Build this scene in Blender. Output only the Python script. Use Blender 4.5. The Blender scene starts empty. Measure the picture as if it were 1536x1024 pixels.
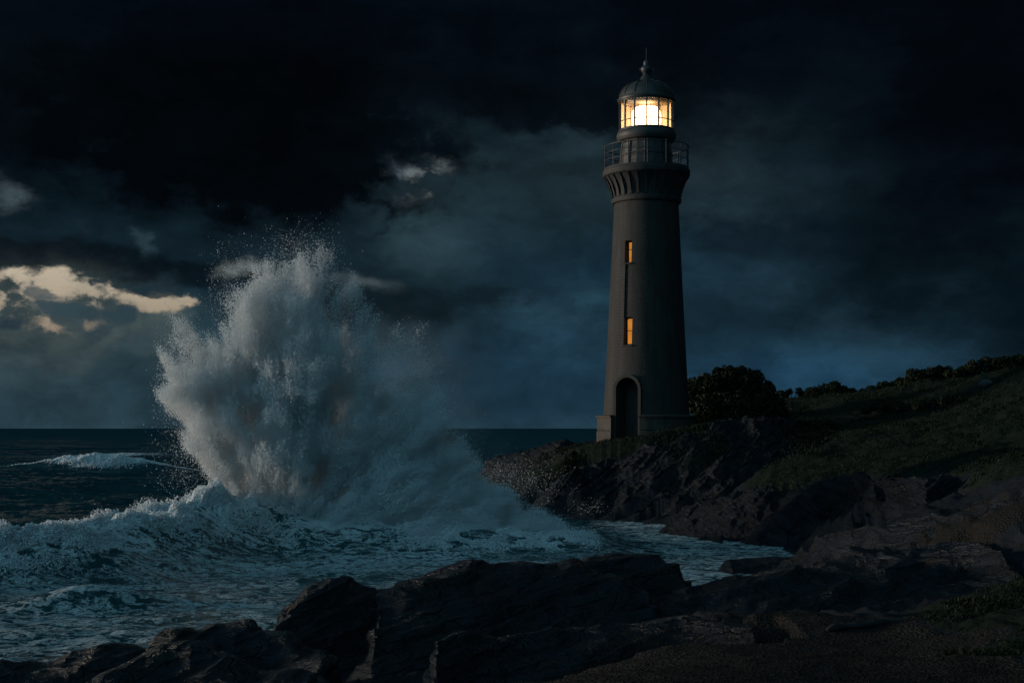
import bpy, bmesh, math, random
import numpy as np
from mathutils import Vector, Matrix
R = math.radians
scene = bpy.context.scene
col = scene.collection
rng = np.random.default_rng(7)
random.seed(7)

# ------------------------------------------------------------------ camera
F = 2133.3          # focal length in photograph pixels (50 mm on 36 mm, 1536 px wide)
CH = 4.5            # camera height above the sea
cam_d = bpy.data.cameras.new("camera")
cam = bpy.data.objects.new("camera", cam_d); col.objects.link(cam)
cam.location = (0, 0, CH); cam.rotation_euler = (R(90), 0, 0)
cam_d.lens = 50; cam_d.sensor_width = 36; cam_d.shift_y = 130/1536
cam_d.clip_start = 0.1; cam_d.clip_end = 30000
scene.camera = cam

# ------------------------------------------------------------------ sun, exposure
SUN_EL = 3.2
EVENING = (0.50, 0.525, 0.60)     # haze tint on the clear gap, at sky strength about 0.1
SUN_DIR = Vector((-math.cos(R(SUN_EL))*math.cos(R(6)), math.cos(R(SUN_EL))*math.sin(R(6)), math.sin(R(SUN_EL))))  # towards the sun
sun_d = bpy.data.lights.new("sun", 'SUN'); sun_d.energy = 2.6; sun_d.angle = R(12.0); sun_d.color = (1.0, 0.85, 0.70)
sun = bpy.data.objects.new("sun", sun_d); col.objects.link(sun)
sun.location = (-40, 20, 40)
sun.rotation_euler = (-SUN_DIR).to_track_quat('-Z', 'Y').to_euler()
vs = scene.view_settings
vs.view_transform = 'Standard'; vs.look = 'None'; vs.exposure = 0.0; vs.gamma = 1.0; vs.use_curve_mapping = False
cy = scene.cycles
cy.use_denoising = True
try:
    cy.denoiser = 'OPENIMAGEDENOISE'; cy.denoising_prefilter = 'ACCURATE'
except Exception: pass
cy.max_bounces = 16; cy.diffuse_bounces = 14; cy.glossy_bounces = 3; cy.transparent_max_bounces = 12; cy.volume_bounces = 2
cy.volume_step_rate = 1.0; cy.volume_max_steps = 256; cy.sample_clamp_indirect = 4.0

# ------------------------------------------------------------------ node helpers
class NT:
    def __init__(s, tree):
        s.t = tree; s.n = tree.nodes; s.l = tree.links
    def put(s, sock, v):
        if hasattr(v, 'links') or isinstance(v, bpy.types.NodeSocket): s.l.new(v, sock)
        elif v is not None:
            if isinstance(v, tuple) and len(v) == 3 and sock.type == 'RGBA': v = v+(1,)
            sock.default_value = v
    def m(s, op, a, b=None, c=None, clamp=False):
        n = s.n.new('ShaderNodeMath'); n.operation = op; n.use_clamp = clamp
        for i, v in enumerate((a, b, c)):
            if v is not None: s.put(n.inputs[i], v)
        return n.outputs[0]
    def v(s, op, a, b=None, out=0):
        n = s.n.new('ShaderNodeVectorMath'); n.operation = op
        s.put(n.inputs[0], a)
        if b is not None: s.put(n.inputs[3 if op == 'SCALE' else 1], b)
        return n.outputs[1 if op in ('DOT_PRODUCT', 'LENGTH') else 0]
    def noise(s, vec, scale, detail=4, rough=.55, color=False, dist=0.0, kind='FBM'):
        n = s.n.new('ShaderNodeTexNoise'); n.noise_type = kind
        s.put(n.inputs['Vector'], vec); n.inputs['Scale'].default_value = scale
        n.inputs['Detail'].default_value = detail; n.inputs['Roughness'].default_value = rough
        n.inputs['Distortion'].default_value = dist
        return n.outputs['Color' if color else 'Fac']
    def mapping(s, vec, loc=(0,0,0), rot=(0,0,0), scale=(1,1,1), kind='POINT'):
        n = s.n.new('ShaderNodeMapping'); n.vector_type = kind
        s.put(n.inputs['Vector'], vec); n.inputs['Location'].default_value = loc
        n.inputs['Rotation'].default_value = rot; n.inputs['Scale'].default_value = scale
        return n.outputs[0]
    def step(s, x, lo, hi):
        n = s.n.new('ShaderNodeMapRange'); n.interpolation_type = 'SMOOTHSTEP'
        s.put(n.inputs['Value'], x); n.inputs['From Min'].default_value = lo; n.inputs['From Max'].default_value = hi
        return n.outputs[0]
    def mix(s, f, a, b, mode='MIX'):
        n = s.n.new('ShaderNodeMix'); n.data_type = 'RGBA'; n.blend_type = mode
        s.put(n.inputs[0], f); s.put(n.inputs[6], a); s.put(n.inputs[7], b)
        return n.outputs[2]
    def ramp(s, x, stops):
        n = s.n.new('ShaderNodeValToRGB'); s.put(n.inputs[0], x)
        e = n.color_ramp.elements
        while len(e) < len(stops): e.new(0.5)
        for el, (p, c) in zip(e, stops): el.position = p; el.color = tuple(c)+(1,)
        return n.outputs[0]
    def xyz(s, x, y, z):
        n = s.n.new('ShaderNodeCombineXYZ')
        for i, v in enumerate((x, y, z)): s.put(n.inputs[i], v)
        return n.outputs[0]
    def sep(s, v):
        n = s.n.new('ShaderNodeSeparateXYZ'); s.put(n.inputs[0], v); return n.outputs
    def gauss(s, p, loc, rot, size):
        q = s.mapping(p, loc, rot, size, 'TEXTURE')
        return s.m('EXPONENT', s.m('MULTIPLY', s.v('DOT_PRODUCT', q, q), -1.0))
    def coord(s, which='Object'):
        return s.n.new('ShaderNodeTexCoord').outputs[which]
    def attr(s, name):
        n = s.n.new('ShaderNodeAttribute'); n.attribute_name = name; return n.outputs['Fac']
    def bump(s, h, strength, dist, normal=None):
        n = s.n.new('ShaderNodeBump'); s.put(n.inputs['Height'], h)
        n.inputs['Strength'].default_value = strength; n.inputs['Distance'].default_value = dist
        if normal is not None: s.put(n.inputs['Normal'], normal)
        return n.outputs[0]

def lin(*c):
    return tuple(((v/255)/12.92 if v/255 <= .04045 else ((v/255+.055)/1.055)**2.4) for v in c)

# ------------------------------------------------------------------ world: dusk sky under storm cloud
world = bpy.data.worlds.new("World"); scene.world = world; world.use_nodes = True
w = NT(world.node_tree); w.n.clear()
D = w.v('NORMALIZE', w.coord('Generated'))
dx, dy, dz = w.sep(D)
az = w.m('ARCTAN2', dx, dy); el = w.m('ARCSINE', dz)
P0 = w.xyz(az, el, 0.0)
flat = w.v('MULTIPLY', D, (1.0, 1.0, 1.9))
def centred(n): return w.v('SUBTRACT', n, (.5, .5, .5))
wn = centred(w.noise(flat, 4.0, 5, .55, color=True)); wn2 = centred(w.noise(flat, 17.0, 7, .62, color=True))
P = w.v('ADD', P0, w.v('ADD', w.v('MULTIPLY', wn, (.17, .085, 0)), w.v('MULTIPLY', wn2, (.085, .060, 0))))
Pf = w.v('ADD', P0, w.v('MULTIPLY', wn2, (.05, .035, 0)))
fb = w.noise(w.v('ADD', flat, w.v('SCALE', wn2, .05)), 7.0, 9, .56)
fb2 = w.noise(w.v('ADD', w.v('MULTIPLY', D, (1, 1, 1.35)), w.v('SCALE', wn2, .03)), 30.0, 9, .62)
soft = w.noise(flat, 3.0, 4, .5)
pe = w.sep(P)[1]
t = w.m('DIVIDE', w.m('ADD', pe, 0.02), 0.62, clamp=True)      # elevation 0 .. 34 deg
def el_of(py): return (math.atan((642-py)/F)+.02)/.62
base = w.ramp(t, [(el_of(642), lin(33,47,54)), (el_of(540), lin(29,46,55)), (el_of(450), lin(21,35,42)),
                  (el_of(360), lin(13,24,30)), (el_of(250), lin(7,14,20)), (el_of(130), lin(4,8,13)), (el_of(0), lin(3,6,11)),
                  (0.75, lin(8,14,20)), (1.0, lin(22,33,41))])
clr = w.mix(1.0, base, (1.14, 1.32, 1.36), 'MULTIPLY')
def ang(px, py):
    a = math.atan((px-768)/F); return a, math.atan((642-py)/F*math.cos(a))
def cloud(clr, px, py, sx, sy, rgb, amt=1.0, rot=0, rag=0.0, lo=.45, hi=.95):
    a, e = ang(px, py)
    g = w.gauss(Pf if rag else P, (a, e, 0), (0, 0, R(rot)), (sx/F, sy/F, 1))
    if rag > 0:                     # broken, wispy patch: the noise only bites where the patch is
        g = w.step(w.m('MULTIPLY', g, w.m('ADD', 1.0, w.m('MULTIPLY', w.m('SUBTRACT', fb2, .5), rag))), lo, hi)
    if amt != 1.0: g = w.m('MULTIPLY', g, amt)
    return w.mix(g, clr, lin(*rgb))
for args in [
    (150, 530, 420, 62, (38,54,61), .75), (1150, 590, 420, 85, (22,50,70), .85), (800, 595, 260, 70, (28,54,71), .75),
    (1580, 470, 160, 140, (4,14,22), .85), (1240, 400, 230, 75, (8,18,26), .7),
    (740, 310, 200, 95, (36,53,60), .95), (1030, 255, 150, 65, (41,57,64), .9), (880, 420, 190, 90, (25,48,62), .8), (1280, 235, 140, 45, (15,27,35), .8),
    (1500, 230, 190, 190, (3,6,11), .9), (90, 350, 230, 45, (22,40,50), .95, -10), (345, 362, 130, 40, (24,42,51), .8), (480, 330, 120, 60, (12,23,31), .7), (640, 350, 70, 110, (32,47,53), .6),
    # ragged dark undersides of the storm cloud
    (330, 205, 370, 120, (3,7,11), .97, -7, 3.2, .18, .62), (560, 215, 130, 62, (4,10,15), .85, 6, 3.6, .20, .70), (840, 165, 190, 46, (4,9,14), .9, -10, 3.6, .20, .70),
    (130, 388, 230, 22, (9,20,28), .95, -4, 3.4, .18, .65), (330, 405, 100, 20, (10,22,30), .8, 0, 3.4, .2, .7), (640, 455, 190, 26, (15,27,33), .8, 3, 3.4, .2, .8), (1180, 350, 210, 36, (9,19,27), .75, -4, 3.2, .2, .8),
    (60, 512, 150, 16, (26,42,50), .7, -8, 3.5, .2, .8), (220, 495, 100, 18, (24,42,52), .8, 6, 3.6, .2, .8), (110, 470, 60, 18, (36,56,66), .8, 0, 3.0, .2, .8)]:
    clr = cloud(clr, *args)
# cloud relief
clr = w.mix(1.0, clr, w.ramp(fb, [(.33, (.50,.50,.50)), (.50, (.95,.97,.97)), (.67, (1.85,1.85,1.80))]), 'MULTIPLY')
clr = w.mix(1.0, clr, w.ramp(fb2, [(.30, (.82,.82,.82)), (.70, (1.2,1.2,1.2))]), 'MULTIPLY')
for args in [(12, 288, 45, 26, (64,76,82), .95, -20, 5.0, .15, 1.4), (210, 364, 26, 14, (44,62,70), .9, -40, 4.0, .15, 1.4),
             (592, 268, 24, 44, (52,66,74), .9, 20, 4.0, .2, 1.5), (628, 268, 46, 28, (104,112,114), 1.0, 0, 7.0, .15, 1.5),
             (372, 398, 48, 15, (112,118,116), .9, 0, 6.0, .15, 1.5), (538, 424, 54, 18, (84,96,100), .5, -12, 5.0, .15, 1.5)]:
    clr = cloud(clr, *args)
clr = w.mix(1.0, clr, (.97, 1.0, 1.02), 'MULTIPLY')
# low left: a torn gap in the cloud lets the clear evening sky through
sky = w.n.new('ShaderNodeTexSky'); sky.sky_type = 'NISHITA'; sky.sun_disc = False
sky.sun_elevation = R(SUN_EL); sky.sun_rotation = math.atan2(SUN_DIR.x, SUN_DIR.y)
sky.altitude = 0; sky.air_density = 1.6; sky.dust_density = 4.0; sky.ozone_density = 1.0
gap = glow = None
for (px, py, sx, sy, rot) in [(-20, 452, 75, 26, -6), (62, 430, 60, 24, -6), (125, 434, 64, 22, -6), (185, 446, 30, 14, -10), (238, 452, 42, 20, -6), (275, 450, 24, 11, 0), (40, 482, 56, 14, -20), (138, 460, 18, 30, 0)]:
    a, e = ang(px, py)
    g = w.gauss(Pf, (a, e, 0), (0, 0, R(rot)), (sx/F, sy/F, 1))
    gap = g if gap is None else w.m('MAXIMUM', gap, g)
    g = w.gauss(P, (a, e-.008, 0), (0, 0, R(rot)), (sx*1.5/F, sy*2.3/F, 1))
    glow = g if glow is None else w.m('MAXIMUM', glow, g)
clr = w.mix(w.m('MULTIPLY', glow, .75), clr, w.mix(fb2, lin(34,52,60), lin(92,102,98)))
gap = w.step(w.m('MULTIPLY', gap, w.m('ADD', 1.0, w.m('MULTIPLY', w.m('SUBTRACT', fb2, .5), 6.5))), .30, .95)
bw = w.n.new('ShaderNodeRGBToBW'); w.l.new(sky.outputs[0], bw.inputs[0])
evening = w.mix(1.0, w.mix(.75, sky.outputs[0], w.v('SCALE', (1.0, .92, .76), bw.outputs[0])), EVENING, 'MULTIPLY')
evening = w.mix(1.0, evening, w.ramp(fb2, [(.38, (.62,.66,.70)), (.58, (1.08,1.06,1.04))]), 'MULTIPLY')
clr = w.mix(gap, clr, evening)
for args in [(95, 462, 44, 15, (50,68,76), .95, -8, 4.2, .2, .75), (165, 470, 46, 20, (44,62,70), .95, 0, 4.2, .2, .75), (62, 438, 20, 9, (62,76,82), .8, 0, 4.5, .25, .8), (215, 432, 36, 9, (30,46,55), .9, -6, 4.0, .2, .7), (5, 480, 44, 14, (34,52,62), .9, 0, 4, .2, .7)]:
    clr = cloud(clr, *args)
# the sky behind the viewer's left shoulder: a paler, blue-grey overcast
back = w.m('MULTIPLY', w.step(w.v('DOT_PRODUCT', D, (-.66, -.71, .25)), -.10, .9), w.step(dz, -.02, .15))
backc = w.mix(fb, lin(76,140,168), lin(120,174,196))
clr = w.mix(back, clr, backc)
bg = w.n.new('ShaderNodeBackground'); w.l.new(clr, bg.inputs[0]); bg.inputs[1].default_value = 1.0
wo = w.n.new('ShaderNodeOutputWorld'); w.l.new(bg.outputs[0], wo.inputs[0])
world.cycles.sampling_method = 'MANUAL'; world.cycles.sample_map_resolution = 512

# ------------------------------------------------------------------ general helpers
def tag(o, label=None, cat=None, group=None, kind=None):
    if label: o['label'] = label
    if cat: o['category'] = cat
    if group: o['group'] = group
    if kind: o['kind'] = kind
    return o
def empty(name, loc, rz=0):
    o = bpy.data.objects.new(name, None); col.objects.link(o); o.location = loc; o.rotation_euler = (0, 0, rz); o.empty_display_size = .3
    return o
def link_mesh(name, me, mat=None, parent=None, smooth=True):
    o = bpy.data.objects.new(name, me); col.objects.link(o)
    if mat: me.materials.append(mat)
    if parent: o.parent = parent
    if smooth and len(me.polygons):
        me.polygons.foreach_set('use_smooth', np.ones(len(me.polygons), dtype=bool))
    return o
def np_mesh(name, V, Fc, mat=None, parent=None, smooth=True, attrs=None, origin=None):
    V = np.asarray(V, dtype=np.float32); Fc = np.asarray(Fc, dtype=np.int32)
    if origin is not None: V = V - np.asarray(origin, dtype=np.float32)
    me = bpy.data.meshes.new(name); k = Fc.shape[1]
    me.vertices.add(len(V)); me.vertices.foreach_set('co', V.ravel())
    me.loops.add(Fc.size); me.loops.foreach_set('vertex_index', Fc.ravel())
    me.polygons.add(len(Fc)); me.polygons.foreach_set('loop_start', np.arange(0, Fc.size, k, dtype=np.int32))
    me.update(calc_edges=True)
    for n, a in (attrs or {}).items():
        at = me.attributes.new(n, 'FLOAT', 'POINT'); at.data.foreach_set('value', np.asarray(a, dtype=np.float32))
    o = link_mesh(name, me, mat, parent, smooth)
    if origin is not None: o.location = origin
    return o
def grid_faces(nr, nc, wrap=False):
    i = np.arange(nr-1)[:, None]; j = np.arange(nc if wrap else nc-1)[None, :]
    j2 = (j+1) % nc
    return np.stack([i*nc+j, i*nc+j2, (i+1)*nc+j2, (i+1)*nc+j], -1).reshape(-1, 4)
def bm_obj(name, bm, mat, parent=None, smooth=False):
    me = bpy.data.meshes.new(name); bm.to_mesh(me); bm.free()
    return link_mesh(name, me, mat, parent, smooth)

# vectorised gradient noise
_PERM = rng.permutation(4096).astype(np.int32)
_GR = rng.normal(size=(4096, 3)).astype(np.float32); _GR /= np.linalg.norm(_GR, axis=1, keepdims=True)
def pnoise(p):
    p = np.asarray(p, dtype=np.float32)
    i = np.floor(p).astype(np.int32); f = p-i
    u = f*f*f*(f*(f*6-15)+10)
    out = 0
    for a in (0, 1):
        wx = u[..., 0] if a else 1-u[..., 0]
        ha = _PERM[(i[..., 0]+a) & 4095]
        for b in (0, 1):
            wy = u[..., 1] if b else 1-u[..., 1]
            hb = _PERM[(ha+i[..., 1]+b) & 4095]
            for c in (0, 1):
                wz = u[..., 2] if c else 1-u[..., 2]
                g = _GR[_PERM[(hb+i[..., 2]+c) & 4095]]
                d = g[..., 0]*(f[..., 0]-a)+g[..., 1]*(f[..., 1]-b)+g[..., 2]*(f[..., 2]-c)
                out = out+wx*wy*wz*d
    return out*1.5
def fbm(p, octv=4, gain=.5, lac=2.03, ridged=False):
    p = np.asarray(p, dtype=np.float32); s = 0; a = 1.0; tot = 0
    for k in range(octv):
        n = pnoise(p*(lac**k)+17.3*k)
        s = s+a*((1-2*np.abs(n)) if ridged else n); tot += a; a *= gain
    return s/tot
def st(x, lo, hi):
    t = np.clip((x-lo)/(hi-lo), 0, 1); return t*t*(3-2*t)
def W(px, py, Y):
    return np.array([(px-768)/F*Y, Y, CH-(py-642)/F*Y])

# ------------------------------------------------------------------ materials
def material(name):
    m = bpy.data.materials.new(name); m.use_nodes = True; k = NT(m.node_tree); k.n.clear()
    out = k.n.new('ShaderNodeOutputMaterial')
    return m, k, out
def principled(k, out, **kw):
    b = k.n.new('ShaderNodeBsdfPrincipled')
    for n, v in kw.items(): k.put(b.inputs[n.replace('_', ' ')], v)
    k.l.new(b.outputs[0], out.inputs[0]); return b

def rock_material(name, dark, light, tint, tilt=15, wet=.45, spec=.4):
    m, k, out = material(name)
    g = k.coord('Object')
    p = k.mapping(g, rot=(0, R(tilt), R(8)), scale=(1, 1, 1))
    lay = k.noise(k.v('MULTIPLY', p, (.7, .7, 5.0)), 1.1, 9, .62, dist=.4)
    big = k.noise(g, .55, 6, .6); fine = k.noise(g, 9.0, 8, .65)
    c = k.mix(k.step(lay, .35, .68), dark, light)
    c = k.mix(k.m('MULTIPLY', k.step(big, .48, .68), .7), c, tint)
    c = k.mix(k.m('MULTIPLY', k.step(fine, .55, .75), .5), c, tuple(v*1.9 for v in light))
    crack = k.n.new('ShaderNodeTexVoronoi'); crack.feature = 'DISTANCE_TO_EDGE'
    k.put(crack.inputs['Vector'], k.v('ADD', k.v('MULTIPLY', p, (.6, .6, 2.6)), k.v('SCALE', k.noise(g, 1.4, 5, .6, color=True), .9)))
    crack.inputs['Scale'].default_value = .9
    cr = k.step(crack.outputs['Distance'], 0.0, .035)
    h = k.m('ADD', k.m('MULTIPLY', lay, 1.0), k.m('ADD', k.m('MULTIPLY', fine, .28), k.m('MULTIPLY', cr, .16)))
    nrm = k.bump(h, 1.0, .34)
    rough = k.m('ADD', k.m('MULTIPLY', big, .35), wet-.18)
    principled(k, out, Base_Color=c, Roughness=rough, Normal=nrm, IOR=1.45, Specular_IOR_Level=spec)
    return m
M_ROCK = rock_material("dark_wet_rock", (.0035,.005,.0072), (.010,.0145,.021), (.013,.012,.010), 14, .36, .42)
M_CLIFF = rock_material("cliff_rock", (.0035,.005,.0072), (.010,.0145,.021), (.009,.010,.010), -38, .46, .20)

m, k, out = material("ground_cover")
g = k.coord('Object'); aG = k.attr('grass'); aS = k.attr('gravel')
n1 = k.noise(g, 1.2, 7, .65); n2 = k.noise(g, 7.0, 6, .7)
lay = k.noise(k.v('MULTIPLY', k.mapping(g, rot=(0, R(-20), 0)), (.7, .7, 4.0)), 1.2, 8, .62)
rockc = k.mix(k.step(lay, .35, .7), (.0035,.005,.0072), (.010,.013,.018))
grassc = k.mix(k.step(n2, .35, .65), (.0020,.0062,.0018), (.0040,.0100,.0026))
grassc = k.mix(k.step(n1, .5, .72), grassc, (.006,.007,.003))
vor = k.n.new('ShaderNodeTexVoronoi'); k.put(vor.inputs['Vector'], g); vor.inputs['Scale'].default_value = 22.0
gravc = k.mix(vor.outputs['Color'], (.006,.005,.0045), (.020,.017,.013))
gm = k.step(k.m('ADD', aG, k.m('MULTIPLY', k.m('SUBTRACT', n1, .5), .8)), .42, .58)
sm = k.step(k.m('ADD', aS, k.m('MULTIPLY', k.m('SUBTRACT', n1, .5), .7)), .42, .58)
c = k.mix(sm, k.mix(gm, rockc, grassc), gravc)
h = k.m('ADD', k.m('MULTIPLY', lay, .6), k.m('ADD', k.m('MULTIPLY', n2, .5), k.m('MULTIPLY', k.m('MULTIPLY', vor.outputs['Distance'], sm), .6)))
principled(k, out, Base_Color=c, Roughness=.8, Normal=k.bump(h, .9, .12), Specular_IOR_Level=.2)
M_GROUND = m

def stone_material(name, base, course=.30, contrast=1.0):
    m, k, out = material(name)
    x, y, z = k.sep(k.coord('Object'))
    u = k.m('MULTIPLY', k.m('ARCTAN2', y, x), 2.1)
    uv = k.xyz(u, z, 0.0)
    b = k.n.new('ShaderNodeTexBrick'); k.put(b.inputs['Vector'], uv)
    b.inputs['Scale'].default_value = 1.0; b.inputs['Brick Width'].default_value = .6; b.inputs['Row Height'].default_value = course
    b.inputs['Mortar Size'].default_value = .011; b.inputs['Mortar Smooth'].default_value = .4
    b.inputs['Color1'].default_value = tuple(v*.95 for v in base)+(1,); b.inputs['Color2'].default_value = tuple(v*1.07 for v in base)+(1,)
    b.inputs['Mortar'].default_value = tuple(v*.8 for v in base)+(1,)
    n = k.noise(k.coord('Object'), 1.3, 8, .65); s_ = k.noise(k.xyz(k.m('MULTIPLY', u, 1.6), k.m('MULTIPLY', z, .16), 0.0), 1.6, 6, .6)
    f = k.noise(k.coord('Object'), 14, 6, .7)
    c = k.mix(1.0, b.outputs['Color'], k.ramp(n, [(.3, (.62,.6,.56)), (.7, (1.15,1.12,1.1))]), 'MULTIPLY')
    c = k.mix(1.0, c, k.ramp(s_, [(.36, (.42,.40,.38)), (.60, (1.15,1.13,1.1))]), 'MULTIPLY')
    h = k.m('ADD', k.m('MULTIPLY', b.outputs['Fac'], -1.0), k.m('MULTIPLY', f, .5))
    principled(k, out, Base_Color=c, Roughness=.8, Normal=k.bump(h, .45, .03))
    return m
M_STONE = stone_material("weathered_stone", (.021,.0195,.0175), .17)
M_PLINTH = stone_material("plinth_stone", (.048,.039,.030), .42)

def simple(name, rgb, rough=.6, metal=0.0, var=.5, scale=3.0, bump=.01):
    m, k, out = material(name)
    n = k.noise(k.coord('Object'), scale, 7, .65)
    lo = tuple(v*(1-var) for v in rgb); hi = tuple(min(1, v*(1+var*.6)) for v in rgb)
    c = k.mix(k.step(n, .3, .7), lo, hi)
    principled(k, out, Base_Color=c, Roughness=rough, Metallic=metal, Normal=k.bump(n, .5, bump))
    return m
M_IRON = simple("painted_iron", (.035,.035,.036), .5)
M_GALLERY = simple("gallery_stone", (.018,.017,.016), .75, var=.6, scale=2.0, bump=.03)
M_WATCH = simple("watch_room_paint", (.034,.031,.028), .6, var=.5, scale=2.2)
M_DOME = simple("weathered_copper", (.034,.033,.032), .5, .1, var=.45, scale=2.0)
M_LINING = simple("lantern_lining", (.62,.50,.36), .7, var=.15)
M_DOOR = simple("dark_wood", (.035,.03,.026), .6, var=.6, scale=4)
M_BARK = simple("bark", (.035,.028,.02), .85, var=.6, scale=6)
M_EDGE_SHADOW = simple("edge_shadow", (.010,.009,.008), .8, var=.6, scale=6)  # near-black: shadow along the rock edge put into the strip's colour

def emitter(name, rgb, s, noise=None):
    m, k, out = material(name)
    e = k.n.new('ShaderNodeEmission'); e.inputs[1].default_value = s
    c = rgb
    if noise:
        c = k.mix(k.noise(k.coord('Object'), noise, 3, .5), tuple(v*.6 for v in rgb), tuple(v*1.25 for v in rgb))
    k.put(e.inputs[0], c); k.l.new(e.outputs[0], out.inputs[0]); return m
M_LENS = emitter("lit_lens", (1.0, .68, .36), 7.5)
M_WINDOW = emitter("lit_window", (1.0, .36, .05), .58, 3.0)

m, k, out = material("lantern_glass")
tr = k.n.new('ShaderNodeBsdfTransparent'); tr.inputs[0].default_value = (.95,.95,.93,1)
gl = k.n.new('ShaderNodeBsdfGlossy'); gl.inputs['Roughness'].default_value = .05
mx = k.n.new('ShaderNodeMixShader'); mx.inputs[0].default_value = .06
k.l.new(tr.outputs[0], mx.inputs[1]); k.l.new(gl.outputs[0], mx.inputs[2]); k.l.new(mx.outputs[0], out.inputs[0])
M_GLASS = m

def leaf_material(name, a, b):
    m, k, out = material(name)
    oi = k.m('ADD', k.m('MULTIPLY', k.noise(k.coord('Object'), 1.6, 4, .6), .5), k.m('MULTIPLY', k.noise(k.coord('Object'), .22, 5, .6), .5))
    c = k.mix(k.step(oi, .40, .62), a, b)
    p = k.n.new('ShaderNodeBsdfPrincipled'); p.inputs['Specular IOR Level'].default_value = .15; k.put(p.inputs['Base Color'], c); p.inputs['Roughness'].default_value = .6
    tl = k.n.new('ShaderNodeBsdfTranslucent'); k.put(tl.inputs[0], c)
    mx = k.n.new('ShaderNodeMixShader'); mx.inputs[0].default_value = .12
    k.l.new(p.outputs[0], mx.inputs[1]); k.l.new(tl.outputs[0], mx.inputs[2]); k.l.new(mx.outputs[0], out.inputs[0])
    return m
M_LEAF = leaf_material("evergreen_leaves", (.008,.014,.006), (.020,.028,.010))
M_GRASS = leaf_material("grass_blades", (.0020,.0072,.0018), (.0042,.0120,.0028))

m, k, out = material("water_droplets")
df = k.n.new('ShaderNodeBsdfDiffuse'); df.inputs[0].default_value = (.95,.965,.97,1)
tl = k.n.new('ShaderNodeBsdfTranslucent'); tl.inputs[0].default_value = (.95,.965,.97,1)
mx = k.n.new('ShaderNodeMixShader'); mx.inputs[0].default_value = .4
k.l.new(df.outputs[0], mx.inputs[1]); k.l.new(tl.outputs[0], mx.inputs[2]); k.l.new(mx.outputs[0], out.inputs[0])
M_SPRAY = m

m, k, out = material("sea_water")
g = k.coord('Object'); aF = k.attr('foam'); aL = k.attr('lace')
wp = k.v('SCALE', k.v('SUBTRACT', k.noise(g, .55, 5, .6, color=True), (.5,.5,.5)), 2.4)
q = k.v('ADD', g, wp)
na = k.noise(k.v('MULTIPLY', q, (.5, 1.15, 1.0)), 1.7, 9, .66)
nb = k.noise(k.v('MULTIPLY', q, (.5, 1.25, 1.0)), 5.5, 8, .66)
lace = k.m('SUBTRACT', 1.0, k.m('MULTIPLY', k.m('ABSOLUTE', k.m('SUBTRACT', na, .5)), 9.0), clamp=True)
lace2 = k.m('SUBTRACT', 1.0, k.m('MULTIPLY', k.m('ABSOLUTE', k.m('SUBTRACT', nb, .5)), 8.0), clamp=True)
cover = k.m('ADD', k.m('MULTIPLY', lace, .62), k.m('ADD', k.m('MULTIPLY', lace2, .42), k.m('MULTIPLY', k.m('SUBTRACT', nb, .5), 1.1)))
fm = k.m('MULTIPLY', k.step(k.m('ADD', k.m('SUBTRACT', cover, 1.0), k.m('MULTIPLY', aF, 1.25)), -.02, .50), .95)
wat = k.n.new('ShaderNodeBsdfPrincipled')
k.put(wat.inputs['Base Color'], k.mix(k.noise(g, .12, 4, .5), (.005,.032,.036), (.012,.068,.060)))
wat.inputs['Roughness'].default_value = .08; wat.inputs['IOR'].default_value = 1.333
rip = k.noise(k.v('MULTIPLY', g, (.6, 1, 1)), 3.2, 8, .68)
bn = k.n.new('ShaderNodeBump'); k.put(bn.inputs['Height'], rip); k.put(bn.inputs['Strength'], k.m('MULTIPLY', aL, .6)); bn.inputs['Distance'].default_value = .06
k.put(wat.inputs['Normal'], bn.outputs[0])
fo = k.n.new('ShaderNodeBsdfDiffuse'); fo.inputs[0].default_value = (.82,.88,.89,1)
k.put(fo.inputs['Normal'], k.bump(k.m('ADD', cover, k.m('MULTIPLY', k.noise(g, 12, 5, .7), .5)), 1.0, .10))
mx = k.n.new('ShaderNodeMixShader'); k.put(mx.inputs[0], fm)
dk = k.n.new('ShaderNodeBsdfDiffuse'); dk.inputs[0].default_value = (.013,.046,.058,1)
mw = k.n.new('ShaderNodeMixShader'); k.put(mw.inputs[0], k.m('ADD', k.m('MULTIPLY', k.m('SUBTRACT', 1.0, aL), .72), .28)); k.l.new(wat.outputs[0], mw.inputs[1]); k.l.new(dk.outputs[0], mw.inputs[2])
k.l.new(mw.outputs[0], mx.inputs[1]); k.l.new(fo.outputs[0], mx.inputs[2]); k.l.new(mx.outputs[0], out.inputs[0])
M_SEA = m

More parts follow.
